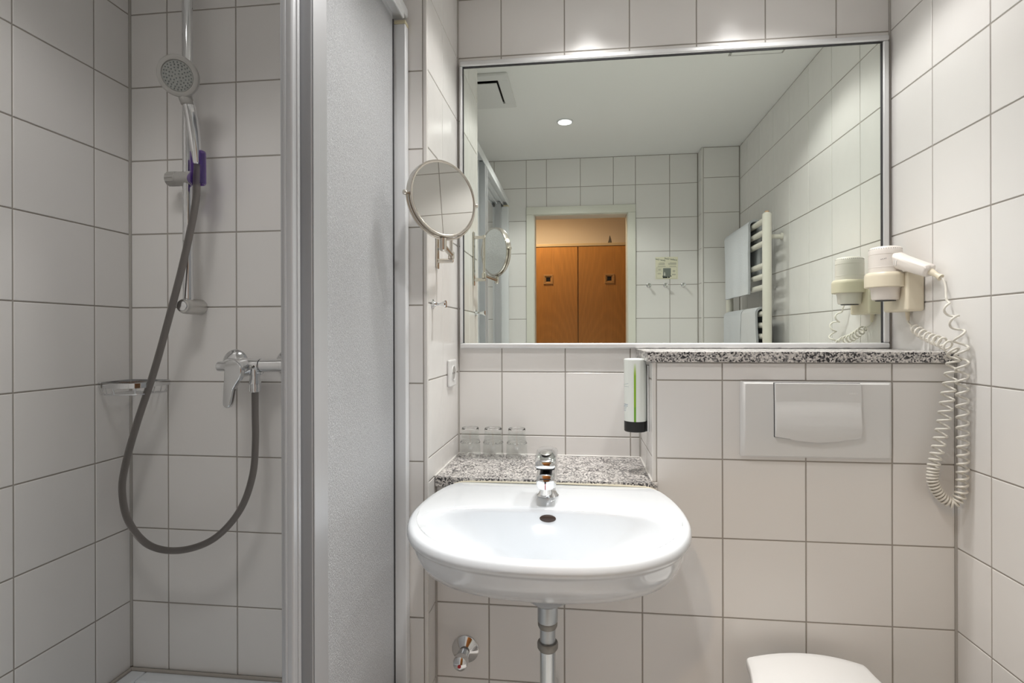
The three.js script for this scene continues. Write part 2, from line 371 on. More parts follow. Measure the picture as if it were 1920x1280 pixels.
{
  const t = thing('hall_ceiling_lamp', 'warm recessed lamp in the hall ceiling in front of the wardrobe', 'lamp', [-0.42, HC, 2.36]);
  mesh('bezel', lathe([[0.041, -0.001], [0.043, -0.006], [0.047, -0.007], [0.052, -0.004], [0.053, 0], [0.040, 0], [0.041, -0.001]], 40), FRAME_ALU, t);
  mesh('light_bulb', lathe([[0, -0.008], [0.03, -0.006], [0.0405, -0.002], [0.0405, -0.0005], [0, -0.0005]], 36), new THREE.MeshStandardMaterial({ color: 0xffffff, emissive: HALL_COLOUR, emissiveIntensity: 8 }), t);
  lampLight(0, -0.015, 0, HALL_COLOUR, HALL_POWER, 1.45, t, 0.3);
}
// exhaust fan cover on the ceiling
{
  const t = thing('exhaust_fan', 'square white exhaust fan cover on the ceiling, seen at the mirror\'s upper left', 'fan', [-0.462, CEIL, 0.667]);
  const w = 0.161, f = 0.047, b = [];
  b.push(span(-w, w, -0.012, 0, -w, -w + f, 0.003, 2), span(-w, w, -0.012, 0, w - f, w, 0.003, 2), span(-w, -w + f, -0.012, 0, -w + f, w - f, 0.003, 2), span(w - f, w, -0.012, 0, -w + f, w - f, 0.003, 2));
  mesh('cover_frame', b, WHITE, t);
  mesh('fan_recess', span(-w + f, w - f, -0.002, 0, -w + f, w - f, 0.0005), BLACK, t);
  mesh('cover_panel', span(-w + f + 0.007, w - f - 0.007, -0.0155, -0.011, -w + f + 0.018, w - f - 0.004, 0.002, 2), WHITE, t);
}

// ------------------------------------------------------------------ the large mirror
{
  const t = thing('wall_mirror', 'large wall mirror in a slim aluminium frame above the granite shelf', 'mirror', [0.8825, 0, 0.0012]);
    const X0 = -1.2685, X1 = 0, Y0 = 0.0745, Y1 = 0.983, w = 0.0165;
  mesh('backing_board', span(X0 + 0.004, X1 - 0.004, Y0 + 0.004, Y1 - 0.004, 0, 0.004, 0.0008), DARK, t);
  mesh('mirror_glass', new THREE.BoxGeometry(X1 - X0 - 0.022, Y1 - Y0 - 0.022, 0.003).translate((X0 + X1) / 2, (Y0 + Y1) / 2, 0.0056), SILVERED, t);
  const prof = (L) => span(0, L, 0, w, 0.0, 0.017, 0.005, 4);
  mesh('frame_rail', at(prof(X1 - X0), X0, Y1 - w, 0), FRAME_ALU, t);
  mesh('frame_rail', at(prof(X1 - X0), X0, Y0, 0), FRAME_ALU, t);
  mesh('frame_stile', span(X1 - w, X1, Y0 + w, Y1 - w, 0, 0.016, 0.005, 4), FRAME_ALU, t);
  mesh('frame_stile', span(X0, X0 + 0.009, Y0 + w, Y1 - w, 0, 0.016, 0.003, 4), FRAME_ALU, t);
  mesh('gasket', [span(X0 + 0.009, X1 - w, Y1 - w - 0.0035, Y1 - w, 0.006, 0.0105, 0.0005), span(X1 - w - 0.003, X1 - w, Y0 + w, Y1 - w - 0.0035, 0.006, 0.0105, 0.0005), span(X0 + 0.009, X0 + 0.012, Y0 + w, Y1 - w - 0.0035, 0.006, 0.0105, 0.0005)], DARK, t);
}

// ------------------------------------------------------------------ granite slabs
{
  const t = thing('granite_shelf', 'speckled granite shelf slab along the top of the low wall under the mirror', 'shelf');
  mesh('shelf_slab', metricUV(span(0.162, XR - 0.0015, SHELF_B + 0.0005, SHELF_T, 0.001, 0.288, 0.002, 2)), GRANITE, t);
  const c = thing('granite_counter', 'speckled granite counter slab in the niche behind the washbasin', 'counter');
  mesh('counter_slab', metricUV(span(XN + 0.0015, XP - 0.001, COUNTER_B + 0.0005, COUNTER_T, 0.001, 0.288, 0.0015, 2)), GRANITE, c);
  mesh('silicone_bead', [rod([XN + 0.001, COUNTER_T + 0.0008, 0.0012], [XP - 0.001, COUNTER_T + 0.0008, 0.0012], 0.0030, 8), rod([XN + 0.0012, COUNTER_T + 0.0008, 0.001], [XN + 0.0012, COUNTER_T + 0.0008, 0.286], 0.0030, 8), rod([XP - 0.0012, COUNTER_T + 0.0008, 0.001], [XP - 0.0012, COUNTER_T + 0.0008, ZF], 0.0030, 8)], TRIM, c, 'white sealant line');
  mesh('counter_slab', metricUV(span(XP - 0.001, XP + 0.0115, COUNTER_B + 0.0005, COUNTER_T, ZF + 0.0006, 0.288, 0.0008, 2)), GRANITE, c);
}

// ------------------------------------------------------------------ washbasin
const SX = -0.080;
{
  const t = thing('washbasin', 'white ceramic washbasin hung on the tiled wall in front of the counter', 'sink');
  const half = [[0.291, 0.0], [0.291, 0.13], [0.291, 0.225], [0.2955, 0.253], [0.32, 0.272], [0.365, 0.286], [0.42, 0.296], [0.485, 0.301], [0.555, 0.2985], [0.622, 0.282], [0.683, 0.250], [0.728, 0.205], [0.761, 0.145], [0.778, 0.075], [0.783, 0.0]];
  const bhalf = [[0.476, 0.0], [0.477, 0.08], [0.482, 0.15], [0.496, 0.207], [0.523, 0.242], [0.565, 0.2585], [0.612, 0.255], [0.658, 0.230], [0.704, 0.184], [0.735, 0.13], [0.754, 0.07], [0.7605, 0.0]];
  const N = 112;
  function resample(h, zc) {     // closed outline sampled at equal angles about (SX, zc)
    const full = h.map(p => V3(p[1], 0, p[0])).concat(h.slice(1, -1).reverse().map(p => V3(-p[1], 0, p[0])));
    const c = new THREE.CatmullRomCurve3(full, true, 'centripetal').getPoints(1600);
    const ang = c.map(p => Math.atan2(p.x, p.z - zc)), out = [];
    for (let i = 0; i < N; i++) {
      const a = -Math.PI + (i + 0.5) / N * 2 * Math.PI; let b = 0, e = 9;
      ang.forEach((q, k) => { const d = Math.abs(Math.atan2(Math.sin(q - a), Math.cos(q - a))); if (d < e) { e = d; b = k; } });
      out.push([c[b].x, c[b].z]);
    }
    return out;
  }
  const out = resample(half, 0.51), bowl = resample(bhalf, 0.615);
  const outer = (s, y, zs = s) => out.map(p => [SX + p[0] * s, y, 0.291 + (p[1] - 0.291) * zs]);
  const inner = (s, y, zc = 0.615) => bowl.map(p => [SX + p[0] * s, y, zc + (p[1] - zc) * s]);
  const mixRing = (a, b, k, y) => a.map((p, i) => [p[0] * (1 - k) + b[i][0] * k, y, p[2] * (1 - k) + b[i][2] * k]);
  const o1 = outer(0.965, 0), i1 = inner(1.06, 0);
  const drain = (r, y) => bowl.map((p, i) => { const a = -Math.PI + (i + 0.5) / N * 2 * Math.PI; return [SX + Math.sin(a) * r, y, 0.50 + Math.cos(a) * r]; });
  mesh('basin', loft([
    drain(0.018, -0.474), drain(0.034, -0.4745), mixRing(drain(0.036, 0), outer(0.44, 0, 0.42), 0.5, -0.4695), outer(0.50, -0.459, 0.45), outer(0.68, -0.437, 0.58), outer(0.80, -0.411, 0.70), outer(0.875, -0.388, 0.80), outer(0.925, -0.368, 0.88), outer(0.952, -0.344, 0.93), outer(0.966, -0.323, 0.958), outer(0.973, -0.3105, 0.968), outer(0.980, -0.3045, 0.978),
    outer(0.994, -0.2995, 0.994), outer(1.0, -0.2935, 1.0), outer(1.0, -0.2875, 1.0), outer(0.996, -0.2805, 0.997), outer(0.987, -0.2755, 0.990), outer(0.972, -0.273, 0.980),
    mixRing(o1, i1, 0.25, -0.2725), mixRing(o1, i1, 0.7, -0.2735), inner(1.07, -0.275), inner(1.035, -0.277), inner(1.008, -0.2815), ...[[0.985, -0.288], [0.955, -0.298], [0.92, -0.309], [0.86, -0.325], [0.78, -0.343], [0.68, -0.361], [0.56, -0.378], [0.42, -0.392], [0.25, -0.402], [0.10, -0.407]].map(([q, y]) => inner(q, y, 0.50))]), CERAMIC, t);
  const ov = new THREE.SphereGeometry(1, 28, 14).scale(0.0185, 0.0085, 0.004); ov.rotateX(-0.12);
  mesh('overflow_hole', at(ov, -0.0815, -0.2985, 0.4775), std([0.035, 0.018, 0.012], { roughness: 0.5 }), t, 'dark oval overflow hole');
  mesh('drain_plug', at(lathe([[0, 0.004], [0.018, 0.004], [0.024, 0.001], [0.026, -0.002], [0, -0.002]], 30), SX, -0.405, 0.515), CHROME, t);
  mesh('silicone_bead', tube([[SX - 0.262, -0.2795, 0.2935], [SX - 0.245, -0.2745, 0.2905], [SX - 0.23, -0.2725, 0.2898], [SX + 0.23, -0.2725, 0.2898], [SX + 0.245, -0.2745, 0.2905], [SX + 0.262, -0.2795, 0.2935]], 0.0026, 60, 8), std([0.74, 0.69, 0.55], { roughness: 0.6 }), t, 'yellowed sealant line');
}
// basin mixer
{
  const t = thing('basin_mixer_tap', 'chrome single lever mixer tap standing on the washbasin', 'faucet', [-0.0865, -0.2738, 0.388]);
  mesh('tap_base', lathe([[0, 0], [0.0265, 0], [0.0265, 0.003], [0.022, 0.008], [0.019, 0.016], [0.0185, 0.03], [0, 0.03]], 40), CHROME, t);
  mesh('tap_body', lathe([[0, 0.02], [0.0185, 0.02], [0.021, 0.04], [0.023, 0.06], [0.0235, 0.088], [0, 0.088]], 40), CHROME, t);
  const ring = (z, y, w, h, e = 3) => Array.from({ length: 36 }, (_, i) => { const a = i / 36 * Math.PI * 2, c = Math.cos(a), s = Math.sin(a); return [Math.sign(c) * Math.pow(Math.abs(c), 2 / e) * w, y + Math.sign(s) * Math.pow(Math.abs(s), 2 / e) * h, z]; });
  mesh('spout', loft([ring(-0.005, 0.062, 0.021, 0.024), ring(0.03, 0.062, 0.0225, 0.024), ring(0.055, 0.0605, 0.0225, 0.022), ring(0.078, 0.059, 0.022, 0.020), ring(0.092, 0.058, 0.021, 0.0185), ring(0.097, 0.0575, 0.018, 0.016)]), CHROME, t);
  mesh('aerator', at(lathe([[0, -0.009], [0.0115, -0.009], [0.0125, -0.007], [0.0125, 0.006], [0, 0.006]], 30), 0, 0.036, 0.080), SATIN, t);
  mesh('lever_gap', loft([ring(-0.02, 0.0905, 0.0215, 0.002, 2.4), ring(0.09, 0.0865, 0.0205, 0.002, 2.4)]), BLACK, t);
  mesh('lever', loft([ring(-0.030, 0.100, 0.012, 0.006), ring(-0.025, 0.101, 0.021, 0.011), ring(0.0, 0.1055, 0.0245, 0.0145), ring(0.03, 0.107, 0.025, 0.0165), ring(0.062, 0.104, 0.025, 0.0165), ring(0.086, 0.101, 0.024, 0.0135), ring(0.097, 0.0985, 0.0225, 0.0105), ring(0.1015, 0.098, 0.018, 0.0075)]), CHROME, t);
  const dot = new THREE.SphereGeometry(1, 20, 12).scale(0.0135, 0.0025, 0.016); dot.rotateX(0.12);
  mesh('lever_inlay', at(dot, 0, 0.1195, 0.072), SATIN, t);
  mesh('temperature_mark', [at(rbox(0.0022, 0.016, 0.0015, 0.0005), 0, 0.050, 0.0965)], std([0.35, 0.02, 0.03]), t, 'narrow red mark');
  mesh('spout_slot', [at(rbox(0.026, 0.0034, 0.002, 0.001), 0, 0.0655, 0.0962), at(rbox(0.004, 0.005, 0.0015, 0.001), 0, 0.058, 0.0968)], BLACK, t);
}
// waste pipe
{
  const t = thing('drain_pipe', 'grey metal waste pipe with two ring nuts running down from the washbasin', 'pipe', [-0.081, 0, 0.50]);
  mesh('tailpiece', lathe([[0, -0.518], [0.0212, -0.518], [0.0224, -0.516], [0.0224, -0.4815], [0, -0.4815]], 36), PIPE, t);
  mesh('ring_nut', lathe([[0.016, -0.5325], [0.019, -0.532], [0.0218, -0.526], [0.0218, -0.5195], [0.021, -0.5182], [0.016, -0.5182]], 36), DULL, t);
  mesh('upper_pipe', lathe([[0, -0.572], [0.0172, -0.572], [0.0172, -0.53], [0, -0.53]], 32), PIPE, t);
  mesh('ring_nut', lathe([[0.0165, -0.5825], [0.019, -0.5815], [0.0228, -0.5755], [0.0232, -0.5665], [0.0219, -0.563], [0.019, -0.5623], [0.0165, -0.563]], 36), DULL, t);
  mesh('lower_pipe', lathe([[0, -0.76], [0.0172, -0.76], [0.0174, -0.578], [0, -0.578]], 32), std([0.66, 0.70, 0.72], { metalness: 1, roughness: 0.18 }), t);
  mesh('bottle_trap', lathe([[0, -0.88], [0.022, -0.878], [0.03, -0.865], [0.03, -0.775], [0.026, -0.76], [0, -0.76]], 36), CHROME, t);
  mesh('outlet_pipe', [rod([0, -0.79, 0], [0, -0.79, ZF - 0.50], 0.0155)], CHROME, t);
}
// corner valve
{
  const t = thing('angle_valve', 'chrome stop valve with a red dot on the tiled wall under the washbasin', 'valve', [-0.3144, -0.722, ZF + 0.0006]);
  mesh('rosette', turned([[0, 0], [0.036, 0], [0.0362, 0.002], [0.034, 0.004], [0.014, 0.014], [0.012, 0.015], [0, 0.015]], [0, 0, 0], [0, 0, 1]), CHROME, t);
  mesh('valve_stem', turned([[0, 0.012], [0.0135, 0.012], [0.0135, 0.03], [0.012, 0.032], [0, 0.032]], [0, 0, 0], [0.035, 0.09, 1]), DULL, t);
  mesh('valve_handle', turned([[0, 0.026], [0.0135, 0.026], [0.0155, 0.03], [0.0165, 0.05], [0.019, 0.062], [0.0195, 0.072], [0.017, 0.081], [0.009, 0.086], [0, 0.087]], [0, 0, 0], [0.035, 0.09, 1]), CHROME, t);
  mesh('hot_mark', turned([[0, 0.0862], [0.0046, 0.0862], [0.0044, 0.088], [0, 0.0884]], [0, 0, 0], [0.030, 0.06, 1], 20), std([0.45, 0.01, 0.015], { roughness: 0.4 }), t, 'red dot');
}
// tumblers
{
  const wall = [[0.0338, 0.0030], [0.0322, 0.040], [0.0316, 0.0445], [0.0296, 0.0490], [0.0290, 0.053], [0.0266, 0.084]];
  const lining = [[0.0318, 0.0030], [0.0300, 0.040], [0.0294, 0.0445], [0.0276, 0.0490], [0.0270, 0.053], [0.0248, 0.080]];
  const base = [[0, 0.0805], [0.0248, 0.0800], [0.0266, 0.0838], [0.0262, 0.0885], [0.0248, 0.0905], [0.0200, 0.0912], [0.0180, 0.0905], [0, 0.0900]];
  const rim = [[0.0318, 0.0030], [0.0320, 0.0012], [0.0328, 0.0002], [0.0336, 0.0010], [0.0338, 0.0030], [0.0318, 0.0030]];
  const step = [[0.0294, 0.0445], [0.0316, 0.0445], [0.0296, 0.0490], [0.0276, 0.0490], [0.0294, 0.0445]];
  const spots = [[-0.349, 'clear drinking glass upside down on the granite, nearest the left niche wall'], [-0.277, 'clear drinking glass upside down on the granite, middle of the three'], [-0.203, 'clear drinking glass upside down on the granite, nearest the tap']];
  let first = null;
  for (const [x, label] of spots) {
    if (!first) {
      first = thing('drinking_glass', label, 'glass', [x, COUNTER_T + 0.0006, 0.040], 'upturned drinking glasses on the counter');
      mesh('tumbler_wall', [lathe(wall, 48), lathe(lining, 48)], GLASS, first);
      mesh('tumbler_base', lathe(base, 48), SOLID_GLASS, first);
      mesh('tumbler_rim', lathe(rim, 48), SOLID_GLASS, first);
      mesh('tumbler_shoulder', lathe(step, 48), SOLID_GLASS, first);
    } else {
      const c = first.clone(); c.name = numbered('drinking_glass'); c.position.x = x; c.userData = { ...first.userData, label }; scene.add(c);
    }
  }
}
// soap dispenser
{
  const t = thing('soap_dispenser', 'white soap bottle with green stripe in a black wall holder at the niche edge', 'dispenser', [0.1410, 0, 0.19]);
  mesh('wall_plate', span(0.0305, 0.0347, -0.146, 0.034, -0.03, 0.022, 0.002, 2), WHITE, t);
  const label = printed(1024, 1024, (c, w, h) => {
    c.fillStyle = '#eef3ee'; c.fillRect(0, 0, w, h);
    const s = w * 0.982, g = c.createLinearGradient(0, 40, 0, 260); g.addColorStop(0, 'rgba(150,195,60,0)'); g.addColorStop(1, 'rgba(146,190,50,1)');
    c.fillStyle = g; c.fillRect(s - 15, 40, 30, 222);
    c.fillStyle = '#8fbe34'; c.fillRect(s - 15, 260, 30, 520); c.fillStyle = '#79b23c'; c.fillRect(s - 15, 780, 30, 244);
    c.fillStyle = '#55606c'; c.fillRect(w * 0.745, 268, 10, 12); c.fillRect(w * 0.745, 330, 10, 12);
    c.strokeStyle = '#9fb0b4'; c.lineWidth = 4; c.beginPath(); c.moveTo(w * 0.72, 420); c.quadraticCurveTo(w * 0.82, 405, w * 0.885, 385); c.stroke(); c.beginPath(); c.moveTo(w * 0.72, 440); c.lineTo(w * 0.89, 443); c.stroke();
    c.fillStyle = '#5b779f';
    for (let k = 0; k < 5; k++) { let x = w * 0.70; const y = 735 + k * 27, e = w * (0.872 - (k > 1 ? 0.01 * k : 0)); while (x < e) { const l = 5 + rnd() * 9; c.fillRect(x, y, Math.min(l, e - x), k < 2 ? 13 : 8); x += l + 5; } }
  });
  mesh('bottle', [toCreasedNormals(new THREE.LatheGeometry([[0.0302, -0.118], [0.0302, 0.047]].map(p => new THREE.Vector2(...p)), 56), 0.5)], std([1, 1, 1], { map: label, roughness: 0.35 }), t);
  mesh('bottle_top', [lathe([[0.0302, 0.047], [0.0295, 0.0500], [0.027, 0.0510], [0.012, 0.0518], [0, 0.0516]])], std([0.84, 0.88, 0.85], { roughness: 0.35 }), t);
  mesh('dispenser_cap', lathe([[0, -0.1465], [0.0285, -0.1465], [0.0296, -0.145], [0.0298, -0.1185], [0.028, -0.1178], [0, -0.1178]], 44), BLACK, t, 'black cap');
  mesh('holder_arm', span(0.018, 0.0306, -0.1455, -0.117, -0.016, 0.014, 0.002, 2), BLACK, t);
}
// flush plate
{
  const t = thing('flush_plate', 'white plastic flush plate with a wide button in the tiled cistern wall', 'flush plate', [0.568, -0.0952, ZF + 0.0005]);
  const W = 0.177, H = 0.0945;
  const rr = (w, h, z, r = 0.004) => { const o = []; const q = [[w, h, 0], [-w, h, 1], [-w, -h, 2], [w, -h, 3]]; for (const [x, y, k] of q) for (let i = 0; i <= 5; i++) { const a = (k + i / 5) * Math.PI / 2; o.push([x - Math.sign(x) * r + Math.cos(a) * r, y - Math.sign(y) * r + Math.sin(a) * r, z]); } return o; };
  mesh('cover_plate', toCreasedNormals(loft([rr(W, H, 0), rr(W, H, 0.004), rr(W - 0.0075, H - 0.004, 0.0125), rr(W - 0.010, H - 0.006, 0.0138)], true, true), 0.35), WHITE, t);
  const s = new THREE.Shape(), bx = 0.1005; s.moveTo(-bx, 0.092); s.lineTo(bx, 0.092); s.quadraticCurveTo(bx + 0.0035, 0.03, bx + 0.002, -0.0425); s.quadraticCurveTo(0, -0.0595, -bx + 0.001, -0.0425); s.quadraticCurveTo(-bx + 0.001, 0.03, -bx, 0.092);
  const gap = new THREE.ExtrudeGeometry(s, { depth: 0.0012, bevelEnabled: false, curveSegments: 20 });
  mesh('button_gap', at(gap, 0, 0, 0.0132), DARK, t);
  // the button: curved panel, flat above and swelling towards the bottom lip
  const g = new THREE.ExtrudeGeometry(s, { depth: 0.008, bevelEnabled: true, bevelThickness: 0.0012, bevelSize: 0.0008, bevelSegments: 2, curveSegments: 20, steps: 1 });
  g.scale(0.974, 0.972, 1); g.translate(0, 0.0008, 0.0138);
  mesh('flush_button', g, WHITE, t);
  const ridge = [];
  for (let j = 0; j <= 12; j++) { const v = j / 12, y = 0.0465 - v * 0.084, d = 0.0228 + Math.sin(v * Math.PI * 0.62) * 0.0065 - (v > 0.86 ? (v - 0.86) * 0.045 : 0), w = bx - 0.0035 + 0.002 * v; ridge.push([[-w, y, 0.0215], [-w, y, d], [-w * 0.5, y - 0.012 * v * v, d + 0.0005], [0, y - 0.016 * v * v, d + 0.0008], [w * 0.5, y - 0.012 * v * v, d + 0.0005], [w, y, d], [w, y, 0.0215]]); }
  mesh('button_swell', toCreasedNormals(loft(ridge), 0.5), WHITE, t);
  mesh('embossed_mark', [-0.008, -0.003, 0.002, 0.007].map(x => at(rbox(0.0034, 0.004, 0.0008, 0.0003), 0.082 + x, 0.0665, 0.0233)), std([0.84, 0.84, 0.83]), t);
}
// toilet
{
  const t = thing('toilet', 'white wall-hung toilet with closed lid below the flush plate', 'toilet', [0.5266, 0, ZF + 0.001]);
  const ell = (w, z0, z1, y, e = 2.5) => Array.from({ length: 56 }, (_, i) => { const a = i / 56 * Math.PI * 2, c = Math.cos(a), s = Math.sin(a); const zc = (z0 + z1) / 2, hz = (z1 - z0) / 2; const ee = s < 0 ? 4 : e; const pz = zc + Math.sign(s) * Math.pow(Math.abs(s), 2 / ee) * hz, f = 0.70 + 0.30 * Math.min(1, Math.max(0, pz / 0.22)); return [Math.sign(c) * Math.pow(Math.abs(c), 2 / ee) * w * f, y, pz]; }).reverse();
  mesh('bowl', loft([ell(0.09, 0, 0.25, -1.02), ell(0.12, 0, 0.33, -0.98), ell(0.155, 0, 0.44, -0.90), ell(0.175, 0, 0.51, -0.82), ell(0.18, 0, 0.53, -0.745), ell(0.178, 0, 0.53, -0.722), ell(0.165, 0.01, 0.51, -0.717)]), CERAMIC, t);
  mesh('seat', loft([ell(0.172, 0.135, 0.528, -0.717), ell(0.181, 0.13, 0.536, -0.715), ell(0.184, 0.128, 0.54, -0.705), ell(0.180, 0.13, 0.536, -0.697), ell(0.16, 0.145, 0.52, -0.696)]), WHITE, t);
  // lid with an arched rear edge, narrower at the back
  const half = [];
  for (let i = 0; i <= 10; i++) half.push([0.130 * i / 10, 0.045]);
  half.push([0.1335, 0.0465], [0.1352, 0.050], [0.1362, 0.056], [0.139, 0.09], [0.150, 0.15], [0.165, 0.21], [0.175, 0.27]);
  for (let i = 1; i < 14; i++) { const a = i / 14 * Math.PI / 2; half.push([Math.cos(a) * 0.178, 0.32 + Math.sin(a) * 0.212]); }
  half.push([0, 0.532]);
  const whole = half.concat(half.slice(1, -1).reverse().map(p => [-p[0], p[1]]));
  const lid = (k, y, arch) => whole.map(([x, z]) => [x * k, y + arch * (1 - Math.pow(x * k / 0.136, 2)) * Math.max(0, 1 - (z - 0.04) / 0.4), 0.29 + (z - 0.29) * k]);
  mesh('lid', loft([lid(0.95, -0.6945, 0), lid(1.0, -0.692, 0), lid(1.005, -0.682, 0.012), lid(1.0, -0.674, 0.020), lid(0.985, -0.6705, 0.021), lid(0.9, -0.669, 0.021), lid(0.6, -0.669, 0.02), lid(0.2, -0.669, 0.02)]), WHITE, t);
  for (const x of [-0.08, 0.08]) mesh('hinge', [rod([x - 0.022, -0.698, 0.046], [x + 0.022, -0.698, 0.046], 0.011), span(x - 0.012, x + 0.012, -0.72, -0.698, 0.037, 0.055, 0.003, 2)], CHROME, t);
}
// ------------------------------------------------------------------ shaving mirror on its swing arm
{
  const t = thing('shaving_mirror', 'round shaving mirror on a nickel swing arm left of the large mirror', 'mirror', [XN, 0, 0.262]);
  const w = (x, y, z) => [x - XN, y, z - 0.262];
  mesh('wall_plate', at(rbox(0.005, 0.196, 0.022, 0.0024, 3), 0.0032, 0.395, 0), NICKEL, t);
  for (const y of [0.350, 0.440]) mesh('plate_screw', turned([[0, 0], [0.004, 0], [0.0035, 0.0015], [0, 0.002]], [0.0057, y, 0], [1, 0, 0], 16), DULL, t);
  mesh('stub_bracket', [rod([0.004, 0.472, 0], [0.047, 0.472, 0], 0.0062)], NICKEL, t);
  mesh('stub_bracket', [rod([0.004, 0.318, 0], [0.047, 0.318, 0], 0.0062)], NICKEL, t);
  mesh('pivot_rod', [rod([0.041, 0.322, 0], [0.041, 0.480, 0], 0.0048), turned([[0, 0], [0.008, 0], [0.0085, 0.003], [0.0085, 0.017], [0.007, 0.02], [0, 0.02]], [0.041, 0.323, 0], [0, 1, 0], 24)], NICKEL, t);
  const c = V3(-0.338, 0.444, 0.4224);
  const foot = [-0.3345, 0.318, 0.427];
  mesh('swing_arm', [rod([0.041, 0.334, 0], w(foot[0], 0.332, foot[2]), 0.0066), rod(w(foot[0], 0.318, foot[2]), w(foot[0], 0.352, foot[2]), 0.0085)], NICKEL, t);
  const head = group('mirror_head', t);
  head.position.set(...w(c.x, c.y, c.z));
  head.lookAt(head.position.clone().add(t.position).add(V3(0.744, 0.056, 0.665)));
  const R = 0.0915;
  const rim = lathe([[R - 0.0045, -0.0095], [R - 0.002, -0.0108], [R + 0.001, -0.0105], [R + 0.0022, -0.008], [R + 0.0022, 0.008], [R + 0.001, 0.0105], [R - 0.002, 0.0108], [R - 0.0045, 0.0095], [R - 0.0045, -0.0095]], 80);
  rim.rotateX(Math.PI / 2);
  mesh('rim', rim, NICKEL, head);
  const disc = z => new THREE.CylinderGeometry(R - 0.004, R - 0.004, 0.002, 80).rotateX(Math.PI / 2).translate(0, 0, z);
  mesh('mirror_glass', disc(0.0078), SILVERED_SMALL, head, 'flat mirror face');
  mesh('mirror_glass', disc(-0.0078), SILVERED_SMALL, head, 'rear mirror face');
  const pts = []; for (let i = 0; i <= 24; i++) { const a = Math.PI + i / 24 * Math.PI; pts.push([Math.cos(a) * (R + 0.0062), Math.sin(a) * (R + 0.0062), 0]); }
  mesh('yoke', tube(pts, 0.0024, 80, 10), NICKEL, head);
  for (const q of [-1, 1]) mesh('pivot_knob', turned([[0, 0], [0.003, 0], [0.003, 0.005], [0.0052, 0.006], [0.0062, 0.009], [0.0052, 0.0125], [0, 0.0138]], [q * (R + 0.0015), 0, 0], [q, 0, 0], 20), NICKEL, head);
}
// socket on the niche wall
{
  const t = thing('power_socket', 'white wall socket on the niche side wall below the shaving mirror', 'socket', [XN + 0.0003, 0.003, 0.108]);
  const p = rbox(0.010, 0.080, 0.080, 0.0045, 4); mesh('cover', at(p, 0.005, 0, 0), WHITE, t);
  mesh('socket_well', turned([[0.0215, 0], [0.0235, 0], [0.0235, 0.0012], [0.0225, 0.0022], [0.0208, 0.0022], [0.0205, 0], [0.0215, 0]], [0.0098, 0, 0], [1, 0, 0], 40), WHITE, t);
  mesh('socket_floor', turned([[0, 0], [0.0204, 0], [0.0204, 0.0006], [0, 0.0006]], [0.0099, 0, 0], [1, 0, 0], 40), GREYPLASTIC, t);
  mesh('contact_hole', [-1, 1].map(q => turned([[0, 0], [0.0026, 0], [0.0026, 0.0004], [0, 0.0004]], [0.0106, 0, q * 0.0095], [1, 0, 0], 16)), BLACK, t);
}
// chrome hooks
{
  const prof = [[0, 0], [0.0125, 0], [0.0128, 0.0022], [0.0075, 0.005], [0.0048, 0.010], [0.0042, 0.018], [0.0050, 0.026], [0.0085, 0.0315], [0.0098, 0.034], [0.0092, 0.0365], [0, 0.0372]];
  const t = thing('towel_hook', 'small chrome knob hook on the niche side wall under the shaving mirror', 'hook', [XN + 0.0003, 0.1985, 0.303]);
  mesh('hook_knob', turned(prof, [0, 0, 0], [1, 0, 0], 32), CHROME, t);
  const spots = [[0.396, 'chrome knob hook on the door wall in the mirror, nearest the doorway'], [0.494, 'chrome knob hook on the door wall in the mirror, middle one under the notice'], [0.596, 'chrome knob hook on the door wall in the mirror, nearest the pillar']];
  let first;
  for (const [x, label] of spots) {
    let o;
    if (!first) { o = first = thing('door_wall_hook', label, 'hook', [x, 0.4105, ZW - 0.0003], 'chrome hooks beside the doorway'); mesh('hook_knob', turned(prof, [0, 0, 0], [0, 0, -1], 32), CHROME, o); }
    else { o = first.clone(); o.name = numbered('door_wall_hook'); o.position.x = x; o.userData = { ...first.userData, label }; scene.add(o); }
  }
}

